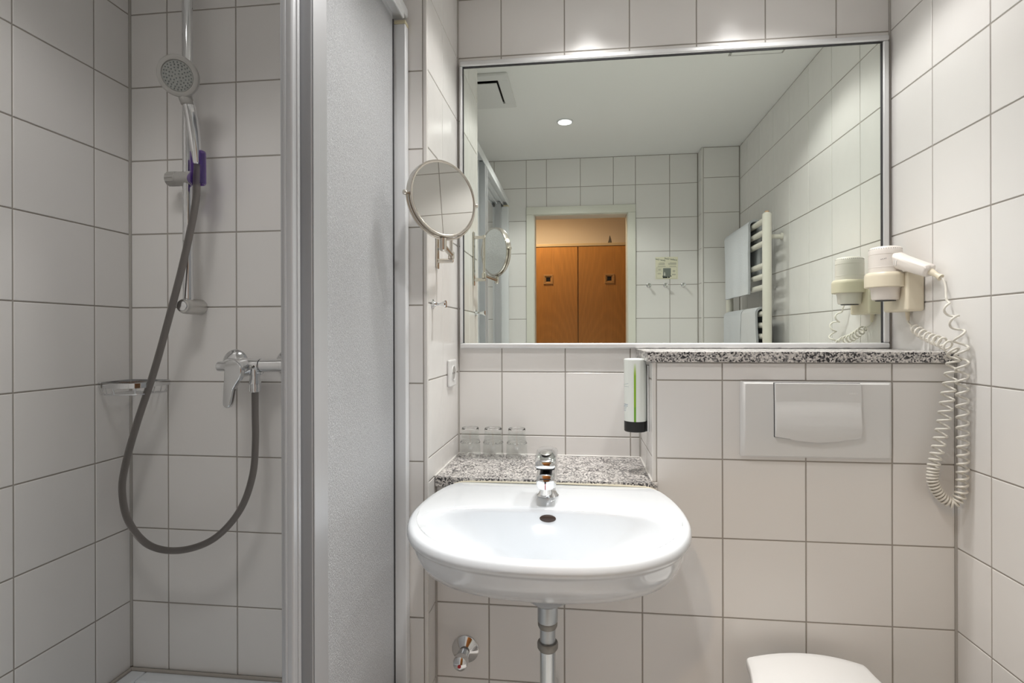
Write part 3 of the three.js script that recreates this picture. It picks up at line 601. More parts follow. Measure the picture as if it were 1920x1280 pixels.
// ------------------------------------------------------------------ hair dryer
{
  const t = thing('hair_dryer', 'cream and white hotel hair dryer standing in its wall holder on the right wall', 'hair dryer', [0.8225, 0, 0.108]);
  mesh('motor_housing', lathe([[0, 0.240], [0.0375, 0.240], [0.0388, 0.262], [0.0394, 0.296], [0.0398, 0.2964], [0.0398, 0.2972], [0.0394, 0.2976], [0.0396, 0.3300], [0.0388, 0.3306], [0.0388, 0.3316], [0.0396, 0.3322], [0.0394, 0.343], [0.0378, 0.349], [0.0345, 0.3525], [0.028, 0.354], [0, 0.3545]], 56), DRYER_WHITE, t);
  const vents = []; for (let i = 0; i < 44; i++) { const a = i / 44 * Math.PI * 2; vents.push(at(rbox(0.0014, 0.0026, 0.0012, 0.0004, 1).rotateY(Math.PI / 2 - a), Math.cos(a) * 0.0383, 0.3465, Math.sin(a) * 0.0383)); }
  mesh('vent_slots', vents, DULL, t);
  mesh('nozzle', lathe([[0, 0.2085], [0.0245, 0.2085], [0.0305, 0.2095], [0.0328, 0.2125], [0.0352, 0.240], [0.0365, 0.246], [0, 0.246]], 48), DRYER_WHITE, t);
  mesh('air_outlet', lathe([[0, 0.2062], [0.0238, 0.2066], [0.0245, 0.2084], [0, 0.2084]], 40), BLACK, t);
  mesh('brand_mark', [-0.014, -0.011, -0.0078, -0.005].map((x, i) => at(rbox(0.0022, 0.0022, 0.0008, 0.0003, 1), x - 0.012, 0.3175 + 0.0006 * i, Math.sqrt(0.0396 ** 2 - (x - 0.012) ** 2)).clone()), std([0.45, 0.41, 0.40]), t, 'small grey print');
  // handle
  const a = V3(0.010, 0.3185, 0.018), b = V3(0.0475, 0.2746, 0.114), dir = b.clone().sub(a).normalize(), sx = V3(1, 0, 0).sub(dir.clone().multiplyScalar(dir.x)).normalize(), sy = dir.clone().cross(sx);
  const sec = (k, w, h) => Array.from({ length: 32 }, (_, i) => { const q = i / 32 * Math.PI * 2, c = Math.cos(q), s = Math.sin(q), e = 2 / 3.6; const p = a.clone().lerp(b, k).addScaledVector(sx, Math.sign(c) * Math.pow(Math.abs(c), e) * w).addScaledVector(sy, Math.sign(s) * Math.pow(Math.abs(s), e) * h); return [p.x, p.y, p.z]; });
  mesh('handle', toCreasedNormals(loft([sec(0, 0.021, 0.0235), sec(0.12, 0.0195, 0.0215), sec(0.3, 0.0178, 0.0188), sec(0.6, 0.0172, 0.0172), sec(0.93, 0.0170, 0.0162), sec(0.975, 0.0160, 0.0152), sec(1.0, 0.0125, 0.012)]), 0.9), DRYER_WHITE, t);
  mesh('switch', [0.20, 0.25, 0.30].map(k => { const p = a.clone().lerp(b, k); const g = rbox(0.004, 0.016, 0.003, 0.0012, 2); g.rotateX(0.32); return at(g, p.x - 0.0182, p.y - 0.001, p.z); }), WHITE, t);
  mesh('strain_relief', turned([[0, 0], [0.0082, 0], [0.0086, 0.006], [0.0066, 0.016], [0.0062, 0.024], [0.0084, 0.034], [0.0078, 0.0345], [0.0045, 0.032], [0, 0.032]], [0.0462, 0.2755, 0.1110], [0.012, -0.021, 0.027], 28), CREAM, t);
  mesh('holder_ring', lathe([[0.0385, 0.2435], [0.0478, 0.2425], [0.0497, 0.2445], [0.0497, 0.2720], [0.0485, 0.2785], [0.0450, 0.2830], [0.0400, 0.2835], [0.0398, 0.245], [0.0385, 0.2435]], 56), CREAM, t);
  mesh('wall_base', [span(0.0255, 0.0690, 0.177, 0.283, -0.062, 0.054, 0.006, 3), span(0.030, 0.052, 0.2435, 0.2815, -0.03, 0.03, 0.003, 2)], CREAM, t);
  mesh('base_grommet', turned([[0, 0], [0.006, 0], [0.0048, 0.016], [0.0036, 0.026], [0, 0.026]], [0.061, 0.1785, -0.009], [0, -1, 0.12], 24), CREAM, t);
}
// coiled cord
{
  const P = [[0.8785, 0.2585, 0.2410], [0.8815, 0.2500, 0.2505], [0.8815, 0.232, 0.259], [0.876, 0.205, 0.270], [0.872, 0.187, 0.281], [0.868, 0.16, 0.305], [0.866, 0.129, 0.325], [0.872, 0.09, 0.329], [0.874, 0.023, 0.328], [0.876, -0.10, 0.327], [0.877, -0.2, 0.325], [0.873, -0.262, 0.322], [0.860, -0.281, 0.317], [0.839, -0.268, 0.313], [0.822, -0.237, 0.311], [0.822, -0.205, 0.31], [0.833, -0.154, 0.31], [0.846, -0.091, 0.31], [0.8555, -0.028, 0.309], [0.864, 0.022, 0.308], [0.8715, 0.072, 0.303], [0.873, 0.094, 0.262], [0.876, 0.105, 0.212], [0.876, 0.119, 0.17], [0.8785, 0.136, 0.13], [0.882, 0.148, 0.106], [0.8835, 0.158, 0.102]];
  const C = curveOf(P), L = C.getLength(), M = 2400, fr = C.computeFrenetFrames(M, false), pts = [];
  // ramps along the cord: [fraction of length, coil radius, pitch]
  const K = [[0, 0, 0.05], [0.055, 0, 0.05], [0.085, 0.0105, 0.046], [0.17, 0.0125, 0.036], [0.26, 0.0115, 0.028], [0.38, 0.0105, 0.021], [0.45, 0.0105, 0.0165], [0.485, 0.0105, 0.0072], [0.565, 0.0105, 0.0070], [0.585, 0.011, 0.013], [0.62, 0.0118, 0.020], [0.72, 0.0125, 0.023], [0.82, 0.0125, 0.025], [0.86, 0.0118, 0.022], [0.955, 0.0105, 0.018], [0.975, 0, 0.03], [1, 0, 0.05]];
  let ph = 0; const N = 2400;
  for (let i = 0; i <= N; i++) {
    const u = i / N; let k = 0; while (k < K.length - 2 && K[k + 1][0] < u) k++;
    const f = Math.min(1, Math.max(0, (u - K[k][0]) / (K[k + 1][0] - K[k][0]))), r = K[k][1] + (K[k + 1][1] - K[k][1]) * f, p = K[k][2] + (K[k + 1][2] - K[k][2]) * f;
    ph += L / N / p * Math.PI * 2;
    const c = C.getPointAt(u), q = c.addScaledVector(fr.normals[i], Math.cos(ph) * r).addScaledVector(fr.binormals[i], Math.sin(ph) * r);
    pts.push(V3(Math.min(q.x, XR - 0.0034), q.y, q.z));
  }
  const o = mesh('coiled_cord', new THREE.TubeGeometry(new THREE.CatmullRomCurve3(pts), 1900, 0.0027, 7), CORD);
  o.userData.label = 'long white coiled cord looping down from the hair dryer past the granite shelf'; o.userData.category = 'cord';
}

// ------------------------------------------------------------------ shower: tray, enclosure
{
  const t = thing('shower_tray', 'deep white shower tray behind the sliding enclosure', 'shower tray');
  const X1 = -0.428, Z0 = ZC + 0.001, Z1 = ZW - 0.001, X0 = XL + 0.001, y = -0.792;
  mesh('tray_rim', [span(X0, X0 + 0.05, y - 0.04, y, Z0, Z1, 0.006, 2), span(X1 - 0.11, X1, y - 0.04, y, Z0, Z1, 0.006, 2), span(X0 + 0.05, X1 - 0.11, y - 0.04, y, Z0, Z0 + 0.05, 0.006, 2), span(X0 + 0.05, X1 - 0.11, y - 0.04, y, Z1 - 0.05, Z1, 0.006, 2)], CERAMIC, t);
  mesh('tray_basin', [span(X0 + 0.04, X1 - 0.10, y - 0.17, y - 0.15, Z0 + 0.04, Z1 - 0.04, 0.006, 2), span(X0 + 0.04, X0 + 0.05, y - 0.16, y - 0.03, Z0 + 0.04, Z1 - 0.04, 0.003), span(X1 - 0.11, X1 - 0.10, y - 0.16, y - 0.03, Z0 + 0.04, Z1 - 0.04, 0.003), span(X0 + 0.05, X1 - 0.11, y - 0.16, y - 0.03, Z0 + 0.04, Z0 + 0.05, 0.003), span(X0 + 0.05, X1 - 0.11, y - 0.16, y - 0.03, Z1 - 0.05, Z1 - 0.04, 0.003)], CERAMIC, t);
  mesh('tray_apron', span(X1 - 0.02, X1 - 0.004, FLOOR + 0.001, y - 0.04, Z0, Z1, 0.002), WHITE, t);
  mesh('sealant', [rod([X0 + 0.004, y + 0.0025, Z0 + 0.006], [X1 - 0.06, y + 0.0025, Z0 + 0.006], 0.005), rod([X0 + 0.005, y + 0.0025, Z0 + 0.004], [X0 + 0.005, y + 0.0025, Z1 - 0.01], 0.005)], GROUT, t);
}
{
  const t = thing('shower_enclosure', 'sliding shower enclosure with white aluminium frame and frosted panel', 'shower enclosure', [-0.458, -0.791, ZC]);
  const X = x => x + 0.458, H = 1.70, Z = z => z - ZC, TOP = 1.742, ZE = ZW - ZC - 0.001;
  mesh('top_rail', [span(X(-0.545), X(-0.4435), H + 0.018, TOP, 0.001, ZE, 0.004, 3), span(X(-0.4475), X(-0.4435), H, H + 0.02, 0.034, ZE, 0.001), span(X(-0.479), X(-0.474), H, H + 0.02, 0.034, ZE, 0.001), span(X(-0.511), X(-0.506), H, H + 0.02, 0.034, ZE, 0.001), span(X(-0.545), X(-0.540), H, H + 0.02, 0.034, ZE, 0.001)], ALU_LIGHT, t);
  mesh('bottom_rail', [span(X(-0.545), X(-0.4435), 0.0005, 0.022, 0.001, ZE, 0.004, 3)], ALU_LIGHT, t);
  for (const [z0, z1, nm] of [[0.001, 0.027, 'near'], [ZE - 0.027, ZE, 'far']]) {
    const p = [span(X(-0.540), X(-0.443), 0.022, H - 0.008, z0, z1, 0.003, 3)];
    mesh('wall_profile', p, ALU_LIGHT, t);
    mesh('profile_cap', span(X(-0.474), X(-0.4425), H - 0.008, H + 0.001, z0, z1 + 0.0008, 0.002, 2), std([0.72, 0.66, 0.46], { roughness: 0.5 }), t, 'yellowed plastic end cap');
  }
  const fixed = group('fixed_panel', t);
  mesh('panel_glass', new THREE.BoxGeometry(0.003, H - 0.02, Z(0.806) - 0.029).translate(X(-0.4745), 0.012 + H / 2, (0.029 + Z(0.806)) / 2), FROSTED, fixed);
  mesh('stile', [span(X(-0.478), X(-0.4445), 0.022, H + 0.016, Z(0.800), Z(0.8545), 0.0035, 3), span(X(-0.4449), X(-0.4425), 0.022, H + 0.0, Z(0.8335), Z(0.8545), 0.001), span(X(-0.4749), X(-0.4715), 0.022, H, 0.027, 0.0315, 0.001)], ALU, fixed);
  mesh('gasket', [span(X(-0.4735), X(-0.4705), 0.022, H, 0.0315, 0.0365, 0.0008)], DARK, fixed);
  const slide = group('sliding_panel', t);
  mesh('panel_glass', new THREE.BoxGeometry(0.003, H - 0.02, Z(0.86) - 0.060).translate(X(-0.4845), 0.012 + H / 2, (0.060 + Z(0.86)) / 2), FROSTED, slide);
  mesh('stile', [span(X(-0.4665), X(-0.4500), 0.022, H + 0.016, Z(0.882), Z(0.908), 0.004, 3), span(X(-0.4855), X(-0.4660), 0.022, H + 0.016, Z(0.860), Z(0.882), 0.002), span(X(-0.4508), X(-0.4482), 0.022, H, Z(0.8905), Z(0.8955), 0.0012, 2), span(X(-0.4640), X(-0.4600), 0.022, H, Z(0.9074), Z(0.9098), 0.0012, 2)], ALU, slide);
  mesh('gasket', [span(X(-0.4700), X(-0.4600), 0.022, H, Z(0.872), Z(0.8815), 0.0008)], DARK, slide);
  mesh('closing_post', [span(X(-0.520), X(-0.485), 0.022, H + 0.016, ZE - 0.060, ZE - 0.0275, 0.003, 2)], ALU, t);
}
// ------------------------------------------------------------------ shower fittings
{
  const t = thing('shower_rail', 'chrome vertical riser rail with grey slider on the shower wall', 'shower rail', [-1.021, 0, ZC]);
  const z = 0.400 - ZC;
  mesh('rail_tube', [rod([0, 0.192, z], [0, 1.105, z], 0.0122, 28)], CHROME, t);
  mesh('rail_foot', turned([[0, 0.0006], [0.0205, 0.0006], [0.0212, 0.003], [0.0205, 0.050], [0.0198, 0.062], [0.0165, 0.069], [0, 0.071]], [-0.001, 0.193, 0], [0.03, 0, 1], 36), SATIN, t);
  mesh('foot_inlay', [turned([[0, 0], [0.0125, 0], [0.0115, 0.0022], [0, 0.003]], [0.0015, 0.193, 0.0700], [0.03, 0, 1], 30)], CHROME, t);
  mesh('rail_foot', turned([[0, 0.0006], [0.0205, 0.0006], [0.0212, 0.003], [0.0205, 0.050], [0.0198, 0.062], [0.0165, 0.069], [0, 0.071]], [0, 1.10, 0], [0, 0, 1], 36), SATIN, t);
  mesh('slider', [turned([[0, 0], [0.0172, 0], [0.0182, 0.002], [0.0182, 0.046], [0.0172, 0.048], [0, 0.048]], [-0.026, 0.5255, z], [1, 0, 0.02], 36)], GREYPLASTIC, t);
  const knob = [turned([[0, 0], [0.0145, 0], [0.0178, 0.003], [0.0178, 0.028], [0.0165, 0.030], [0, 0.030]], [-0.056, 0.5258, z], [1, 0, 0.02], 36)];
  for (let i = 0; i < 12; i++) { const a = i / 12 * Math.PI * 2; knob.push(rod([-0.053, 0.5258 + Math.cos(a) * 0.0172, z + Math.sin(a) * 0.0172], [-0.03, 0.5258 + Math.cos(a) * 0.0172, z + Math.sin(a) * 0.0172], 0.0022, 8)); }
  mesh('slider_knob', knob, GREYPLASTIC, t);
  // translucent violet cradle for the hand shower
  const c = [0.0555, 0.54, 0.083], ring = (y, r, dx, dz) => Array.from({ length: 30 }, (_, i) => { const a = 0.65 + i / 29 * (Math.PI * 2 - 1.3); return [c[0] + dx + Math.sin(a + Math.PI) * r * -1, y, c[2] + dz - Math.cos(a) * r * -1]; });
  const cup = [];
  for (const [r, o] of [[0.0178, 0], [0.0152, 0]]) cup.push(r);
  const outerW = [[0.499, 0.0165], [0.503, 0.0185], [0.54, 0.0185], [0.578, 0.0180], [0.582, 0.0170]], inn = outerW.map(([y, r]) => [y, r - 0.0028]).reverse();
  mesh('shower_cradle', new THREE.LatheGeometry(outerW.concat(inn, [outerW[0]]).map(([y, r]) => new THREE.Vector2(r, y)), 40, 0.9, Math.PI * 2 - 1.5).translate(c[0], 0, c[2]), VIOLET, t, 'translucent violet cradle');
  mesh('cradle_pivot', turned([[0, 0], [0.0165, 0], [0.0175, 0.003], [0.0165, 0.018], [0.012, 0.022], [0, 0.022]], [0.018, 0.522, z + 0.004], [1, 0, 0.35], 32), VIOLET, t, 'translucent violet joint');
}
{
  const t = thing('hand_shower', 'grey-faced chrome hand shower resting in the rail cradle', 'shower head', [-0.984, 0.753, 0.478]);
  const nrm = V3(0.26, -0.36, 0.88).normalize(), q = new THREE.Quaternion().setFromUnitVectors(V3(0, 1, 0), nrm), put = g => g.applyQuaternion(q);
  mesh('head_shell', put(lathe([[0, -0.024], [0.018, -0.023], [0.034, -0.017], [0.0445, -0.006], [0.0475, 0.002], [0.0478, 0.005], [0, 0.005]], 56)), CHROME, t);
  mesh('face_ring', put(lathe([[0.0355, 0.0060], [0.0368, 0.0088], [0.0420, 0.0092], [0.0462, 0.0075], [0.0480, 0.0045], [0.0478, 0.0], [0.0355, 0.0], [0.0355, 0.0060]], 56)), GREYPLASTIC, t);
  mesh('spray_plate', put(lathe([[0, 0.0072], [0.0345, 0.0068], [0.0360, 0.0055], [0.0360, 0.0], [0, 0.0]], 48)), std([0.36, 0.37, 0.35], { roughness: 0.5 }), t);
  const noz = []; for (const [r, n, o] of [[0.006, 4, 0.3], [0.0125, 9, 0], [0.0190, 14, 0.15], [0.0255, 19, 0], [0.0310, 24, 0.1]]) for (let i = 0; i < n; i++) { const a = o + i / n * Math.PI * 2; noz.push(at(cyl(0.0017, 0.003, 8, 0.0012), Math.cos(a) * r, 0.008, Math.sin(a) * r)); }
  const nz = mesh('nozzles', put(merge(noz)), NOZZLE, t); nz.userData.kind = 'stuff';
  // handle from the head down into the cradle
  const P = [[-0.005, -0.026, -0.024], [0.003, -0.052, -0.028], [0.0095, -0.085, -0.030], [0.0145, -0.130, -0.033], [0.0175, -0.180, -0.037], [0.0185, -0.205, -0.039]];
  const C = curveOf(P), rr = [[0, 0.0130], [0.12, 0.0140], [0.3, 0.0150], [0.55, 0.0150], [0.8, 0.0130], [0.9, 0.0115], [1, 0.0105]];
  const rings = []; for (let i = 0; i <= 26; i++) { const u = i / 26; let k = 0; while (k < rr.length - 2 && rr[k + 1][0] < u) k++; const r = rr[k][1] + (rr[k + 1][1] - rr[k][1]) * (u - rr[k][0]) / (rr[k + 1][0] - rr[k][0]); const p = C.getPointAt(u); rings.push(Array.from({ length: 28 }, (_, j) => { const a = -j / 28 * Math.PI * 2; return [p.x + Math.cos(a) * r, p.y, p.z + Math.sin(a) * r * 0.9]; }).reverse()); }
  mesh('handle', loft(rings.reverse()), CHROME, t);
  const neck = [[[-0.006, -0.020, -0.020], 0.016], [[-0.002, -0.042, -0.026], 0.0165], [[0.0035, -0.060, -0.028], 0.0158]];
  mesh('neck', loft(neck.map(([p, r]) => Array.from({ length: 28 }, (_, j) => { const a = j / 28 * Math.PI * 2; return [p[0] + Math.cos(a) * r, p[1], p[2] + Math.sin(a) * r]; })).reverse()), GREYPLASTIC, t);
}
{
  const o = mesh('shower_hose', new THREE.TubeGeometry(curveOf([[-0.9655, 0.556, 0.438], [-0.9665, 0.54, 0.436], [-0.9705, 0.515, 0.434], [-0.9745, 0.47, 0.43], [-0.9989, 0.3341, 0.435], [-1.047, 0.1705, 0.432], [-1.0995, 0.0193, 0.425], [-1.1555, -0.1196, 0.418], [-1.192, -0.2314, 0.414], [-1.199, -0.2872, 0.414], [-1.182, -0.3629, 0.415], [-1.124, -0.4228, 0.418], [-1.0415, -0.4357, 0.42], [-0.942, -0.404, 0.418], [-0.872, -0.3307, 0.412], [-0.840, -0.2418, 0.406], [-0.834, -0.1541, 0.402], [-0.836, -0.075, 0.400], [-0.836, -0.028, 0.400]]), 320, 0.0085, 18), HOSE);
  o.userData.label = 'grey metal shower hose hanging in a long loop from hand shower to mixer'; o.userData.category = 'hose';
}
{
  const t = thing('shower_mixer', 'chrome single lever shower mixer on the shower wall beside the enclosure', 'faucet', [-0.846, 0.038, ZC]);
  const z = 0.400 - ZC;
  for (const x of [-0.0735, 0.0765]) {
    mesh('rosette', turned([[0, 0.0006], [0.0355, 0.0006], [0.036, 0.003], [0.033, 0.009], [0.022, 0.015], [0.016, 0.017], [0, 0.017]], [x, 0.006, 0], [0, 0, 1], 44), CHROME, t);
    mesh('wall_union', turned([[0, 0.014], [0.0145, 0.014], [0.0155, 0.018], [0.0155, 0.03], [0.013, 0.036], [0, 0.036]], [x, 0.004, 0], [0, 0, 1], 32), CHROME, t);
  }
  mesh('mixer_body', [turned([[0, 0], [0.008, 0.001], [0.0125, 0.005], [0.0132, 0.012], [0.0135, 0.024], [0.018, 0.036], [0.0195, 0.05], [0.0195, 0.088], [0.0178, 0.098], [0.0165, 0.108], [0.0165, 0.168], [0.0175, 0.172], [0.0175, 0.186], [0.012, 0.19], [0, 0.19]], [-0.0945, -0.001, z], [1, 0.02, 0], 40), turned([[0, 0], [0.0235, 0], [0.0240, 0.004], [0.0215, 0.03], [0.019, 0.036], [0, 0.036]], [-0.0165, -0.002, z], [-0.12, -0.05, 1], 40)], CHROME, t);
  mesh('outlet', lathe([[0, -0.045], [0.0145, -0.045], [0.0150, -0.043], [0.0125, -0.028], [0.0155, -0.012], [0.0165, 0], [0, 0]], 36).translate(0.010, 0, z), CHROME, t);
  const nut = [lathe([[0, -0.066], [0.0118, -0.066], [0.0125, -0.064], [0.0125, -0.044], [0, -0.044]], 28).translate(0.010, 0, z)];
  for (let i = 0; i < 8; i++) { const a = i / 8 * Math.PI * 2; nut.push(rod([0.010 + Math.cos(a) * 0.0118, -0.065, z + Math.sin(a) * 0.0118], [0.010 + Math.cos(a) * 0.0118, -0.045, z + Math.sin(a) * 0.0118], 0.0022, 8)); }
  mesh('hose_nut', nut, CHROME, t);
  mesh('diverter_button', turned([[0, 0], [0.0048, 0], [0.0048, 0.006], [0.004, 0.0075], [0, 0.008]], [0.013, -0.001, z + 0.0185], [0, 0, 1], 24), SATIN, t);
  mesh('mixer_seam', [turned([[0.0205, 0], [0.0208, 0.002], [0.0205, 0.004], [0.0195, 0.004], [0.0195, 0], [0.0205, 0]], [0.0225, -0.001, z], [1, 0.02, 0], 36)], CHROME, t);
  // tear-drop lever hanging in front
  const s = new THREE.Shape(); s.moveTo(-0.0235, 0); s.bezierCurveTo(-0.0235, 0.012, -0.016, 0.018, -0.004, 0.0185); s.bezierCurveTo(0.012, 0.019, 0.023, 0.010, 0.023, -0.004); s.bezierCurveTo(0.023, -0.024, 0.0005, -0.036, -0.0065, -0.056); s.lineTo(-0.0160, -0.0905); s.bezierCurveTo(-0.018, -0.100, -0.0325, -0.1005, -0.0325, -0.088); s.lineTo(-0.0235, 0);
  const g = new THREE.ExtrudeGeometry(s, { depth: 0.006, bevelEnabled: true, bevelThickness: 0.0045, bevelSize: 0.0035, bevelSegments: 4, curveSegments: 24, steps: 1 });
  g.rotateY(-0.18); g.rotateX(0.05);
  mesh('lever', at(g, -0.020, -0.003, z + 0.034), CHROME, t);
}
{
  const t = thing('soap_basket', 'chrome corner soap basket in the corner of the shower', 'basket', [XL, 0, ZC]);
  const rim = [[0.0015, -0.0085, 0.100], [0.022, -0.0095, 0.108], [0.060, -0.0105, 0.1095], [0.098, -0.0105, 0.098], [0.116, -0.010, 0.076], [0.1185, -0.009, 0.045], [0.1165, -0.0085, 0.0012]];
  const C = curveOf(rim), rings = [];
  for (let i = 0; i <= 60; i++) { const p = C.getPointAt(i / 60), d = C.getTangentAt(i / 60), n = V3(-d.z, 0, d.x).normalize(); rings.push([[-1, -1], [1, -1], [1, 1], [-1, 1]].map(([a, b]) => [p.x + n.x * a * 0.0017, p.y + b * 0.0062, p.z + n.z * a * 0.0017])); }
  mesh('front_band', toCreasedNormals(loft(rings), 0.6), CHROME, t);
  mesh('wall_band', [span(0.0006, 0.0036, -0.013, -0.001, 0.004, 0.100, 0.0008), span(0.004, 0.116, -0.013, -0.001, 0.0006, 0.0036, 0.0008)], CHROME, t);
  const low = rim.map(p => [p[0] * 0.93 + 0.003, -0.033, p[2] * 0.93 + 0.002]);
  mesh('lower_wire', tube(low, 0.0021, 60, 8), CHROME, t);
  for (const u of [0.03, 0.12, 0.24, 0.5, 0.74, 0.86, 0.96]) { const a = C.getPointAt(u), b = curveOf(low).getPointAt(u); mesh('upright_wire', rod([a.x, a.y - 0.004, a.z], [b.x, b.y, b.z], 0.0016, 8), CHROME, t); }
  for (const x of [0.015, 0.033, 0.051, 0.069, 0.087, 0.103]) mesh('bottom_wire', rod([x, -0.033, 0.004], [x, -0.033, Math.min(0.103, 0.103 - Math.max(0, x - 0.06) * 0.75)], 0.0015, 8), CHROME, t);
}

// ------------------------------------------------------------------ towel radiator and towels (seen in the mirror)
const RX = 0.812, RZ0 = 0.828, RZ1 = 1.435;
{
  const t = thing('towel_radiator', 'cream ladder towel radiator on the right wall, seen in the mirror', 'radiator', [RX, 0, 1.13]);
  const z0 = RZ0 - 1.13, z1 = RZ1 - 1.13;
  for (const z of [z0, z1]) {
    mesh('upright_tube', [rod([0, -0.72, z], [0, 0.655, z], 0.0195, 28)], RADIATOR, t);
    mesh('tube_plug', lathe([[0, 0], [0.009, 0], [0.009, 0.006], [0.007, 0.0075], [0, 0.008]], 20).translate(0, 0.655, z), std([0.62, 0.42, 0.26], { roughness: 0.4 }), t);
  }
  for (const y of [0.622, 0.570, 0.522, 0.424, 0.376, 0.327, 0.209, 0.158, 0.108, 0.058, -0.05, -0.10, -0.15, -0.20, -0.32, -0.37, -0.42, -0.47, -0.60, -0.65]) mesh('rung', [rod([-0.008, y, z0], [-0.008, y, z1], 0.0125, 18)], RADIATOR, t);
  for (const [y, z] of [[0.556, z0 + 0.045], [0.556, z1 - 0.045], [-0.55, z0 + 0.045], [-0.55, z1 - 0.045]]) mesh('wall_bracket', [rod([-0.004, y, z], [XR - RX - 0.0006, y, z], 0.010, 20), turned([[0, 0], [0.016, 0], [0.016, 0.006], [0.012, 0.009], [0, 0.009]], [XR - RX - 0.0006, y, z], [-1, 0, 0], 24)], RADIATOR, t);
}
// a towel folded over a rung: front flap, fold, rear flap, with thickness and slight waves
function hangingTowel(label, z0, z1, yTop, yFront, yBack, ph, grp) {
  const t = thing('towel', label, 'towel', [RX - 0.008, yTop, (z0 + z1) / 2], grp);
  const path = [], R = 0.018, TH = 0.010;
  for (let i = 0; i <= 14; i++) path.push([-R - 0.004, (yFront - yTop) * (1 - i / 14)]);
  for (let i = 1; i < 8; i++) { const a = Math.PI - i / 8 * Math.PI; path.push([Math.cos(a) * (R + 0.004), Math.sin(a) * R]); }
  for (let i = 0; i <= 14; i++) path.push([R + 0.004, (yBack - yTop) * i / 14]);
  const w = (z1 - z0) / 2, rings = [], NZ = 26;
  for (const [px, py] of path) {
    const ring = [], d = Math.max(0, -py), side = px < 0 ? -1 : 1, wave = z => Math.sin(z * 46 + ph) * 0.0022 * Math.min(1, d * 9) + Math.sin(z * 19 + ph * 2) * 0.0028 * Math.min(1, d * 6);
    const nx = Math.abs(py) < 0.0185 && py > 0 ? px / (R + 0.004) : side, ny = py > 0 ? py / R : 0, hem = d > 0.02 ? Math.sin(d * 30 + ph) * 0.004 : 0;
    for (let k = 0; k <= NZ; k++) { const z = -w - hem + (2 * w + hem * 1.4) * k / NZ; ring.push([px + nx * TH + wave(z) * side, py + ny * TH, z]); }
    for (let k = NZ; k >= 0; k--) { const z = -w - hem + (2 * w + hem * 1.4) * k / NZ; ring.push([px + wave(z) * side, py, z]); }
    rings.push(ring);
  }
  mesh('towel_cloth', toCreasedNormals(loft(rings), 1.0), TOWEL, t);
}
hangingTowel('white towel folded over the top rungs of the towel radiator', 0.965, 1.385, 0.626, 0.305, 0.39, 0.4, 'white towels on the radiator');
hangingTowel('lower white towel on the radiator, nearer the pillar', 1.085, 1.40, 0.213, -0.22, -0.18, 1.7, 'white towels on the radiator');
hangingTowel('lower white towel on the radiator, nearer the large mirror', 0.862, 1.075, 0.213, -0.24, -0.18, 2.9, 'white towels on the radiator');

// ------------------------------------------------------------------ notice by the door
{
  const art = printed(512, 512, (c, w, h) => {
    c.fillStyle = '#e9e6cf'; c.fillRect(0, 0, w, h);
    c.fillStyle = '#2f4a36'; c.font = 'italic bold 50px serif';
    c.save(); c.translate(18, 96); c.rotate(-0.17); c.fillText('Lieber Gast', 0, 0); c.restore();
    c.save(); c.translate(285, 104); c.rotate(-0.20); c.fillText('Dear Guest', 0, 0); c.restore();
    c.fillStyle = '#85887b';
    for (let k = 0; k < 4; k++) { c.fillRect(34, 132 + k * 15, 150 + (k * 37) % 40, 6); c.fillRect(300, 132 + k * 15, 120 + (k * 29) % 50, 6); }
    c.fillRect(40, 214, 150, 8); c.fillRect(280, 214, 180, 8);
    c.strokeStyle = '#8d9080'; c.lineWidth = 3; c.strokeRect(26, 236, 460, 256); c.strokeRect(366, 250, 106, 80); c.beginPath(); c.moveTo(366, 330); c.lineTo(472, 330); c.stroke();
    c.fillStyle = '#7d837c'; c.fillRect(160, 258, 178, 200);
    c.fillStyle = '#d8d8cc'; c.beginPath(); c.moveTo(302, 340); c.quadraticCurveTo(282, 380, 286, 430); c.lineTo(316, 430); c.quadraticCurveTo(320, 380, 302, 340); c.fill();
    c.fillStyle = '#20241f'; c.beginPath(); c.ellipse(205, 470, 24, 14, 0, 0, 7); c.fill(); c.fillRect(235, 456, 110, 30); c.fillRect(322, 434, 32, 16); c.fillRect(142, 434, 26, 14);
    c.fillStyle = '#84877a'; for (let k = 0; k < 3; k++) { c.fillRect(60, 310 + k * 16, 60, 7); c.fillRect(50, 392 + k * 12, 84, 5); c.fillRect(384, 272 + k * 15, 66, 6); c.fillRect(384, 366 + k * 13, 80, 5); }
  });
  const t = thing('paper_notice', 'small cream printed guest notice stuck above the hooks on the door wall', 'notice', [0.501, 0.512, ZW - 0.0012]);
  const g = new THREE.PlaneGeometry(0.130, 0.132).rotateY(Math.PI).translate(0, 0, -0.0006);
  mesh('notice_print', g, std([1, 1, 1], { map: art, roughness: 0.8 }), t);
  mesh('notice_card', new THREE.BoxGeometry(0.130, 0.132, 0.0008), std([0.78, 0.75, 0.60], { roughness: 0.8 }), t);
}
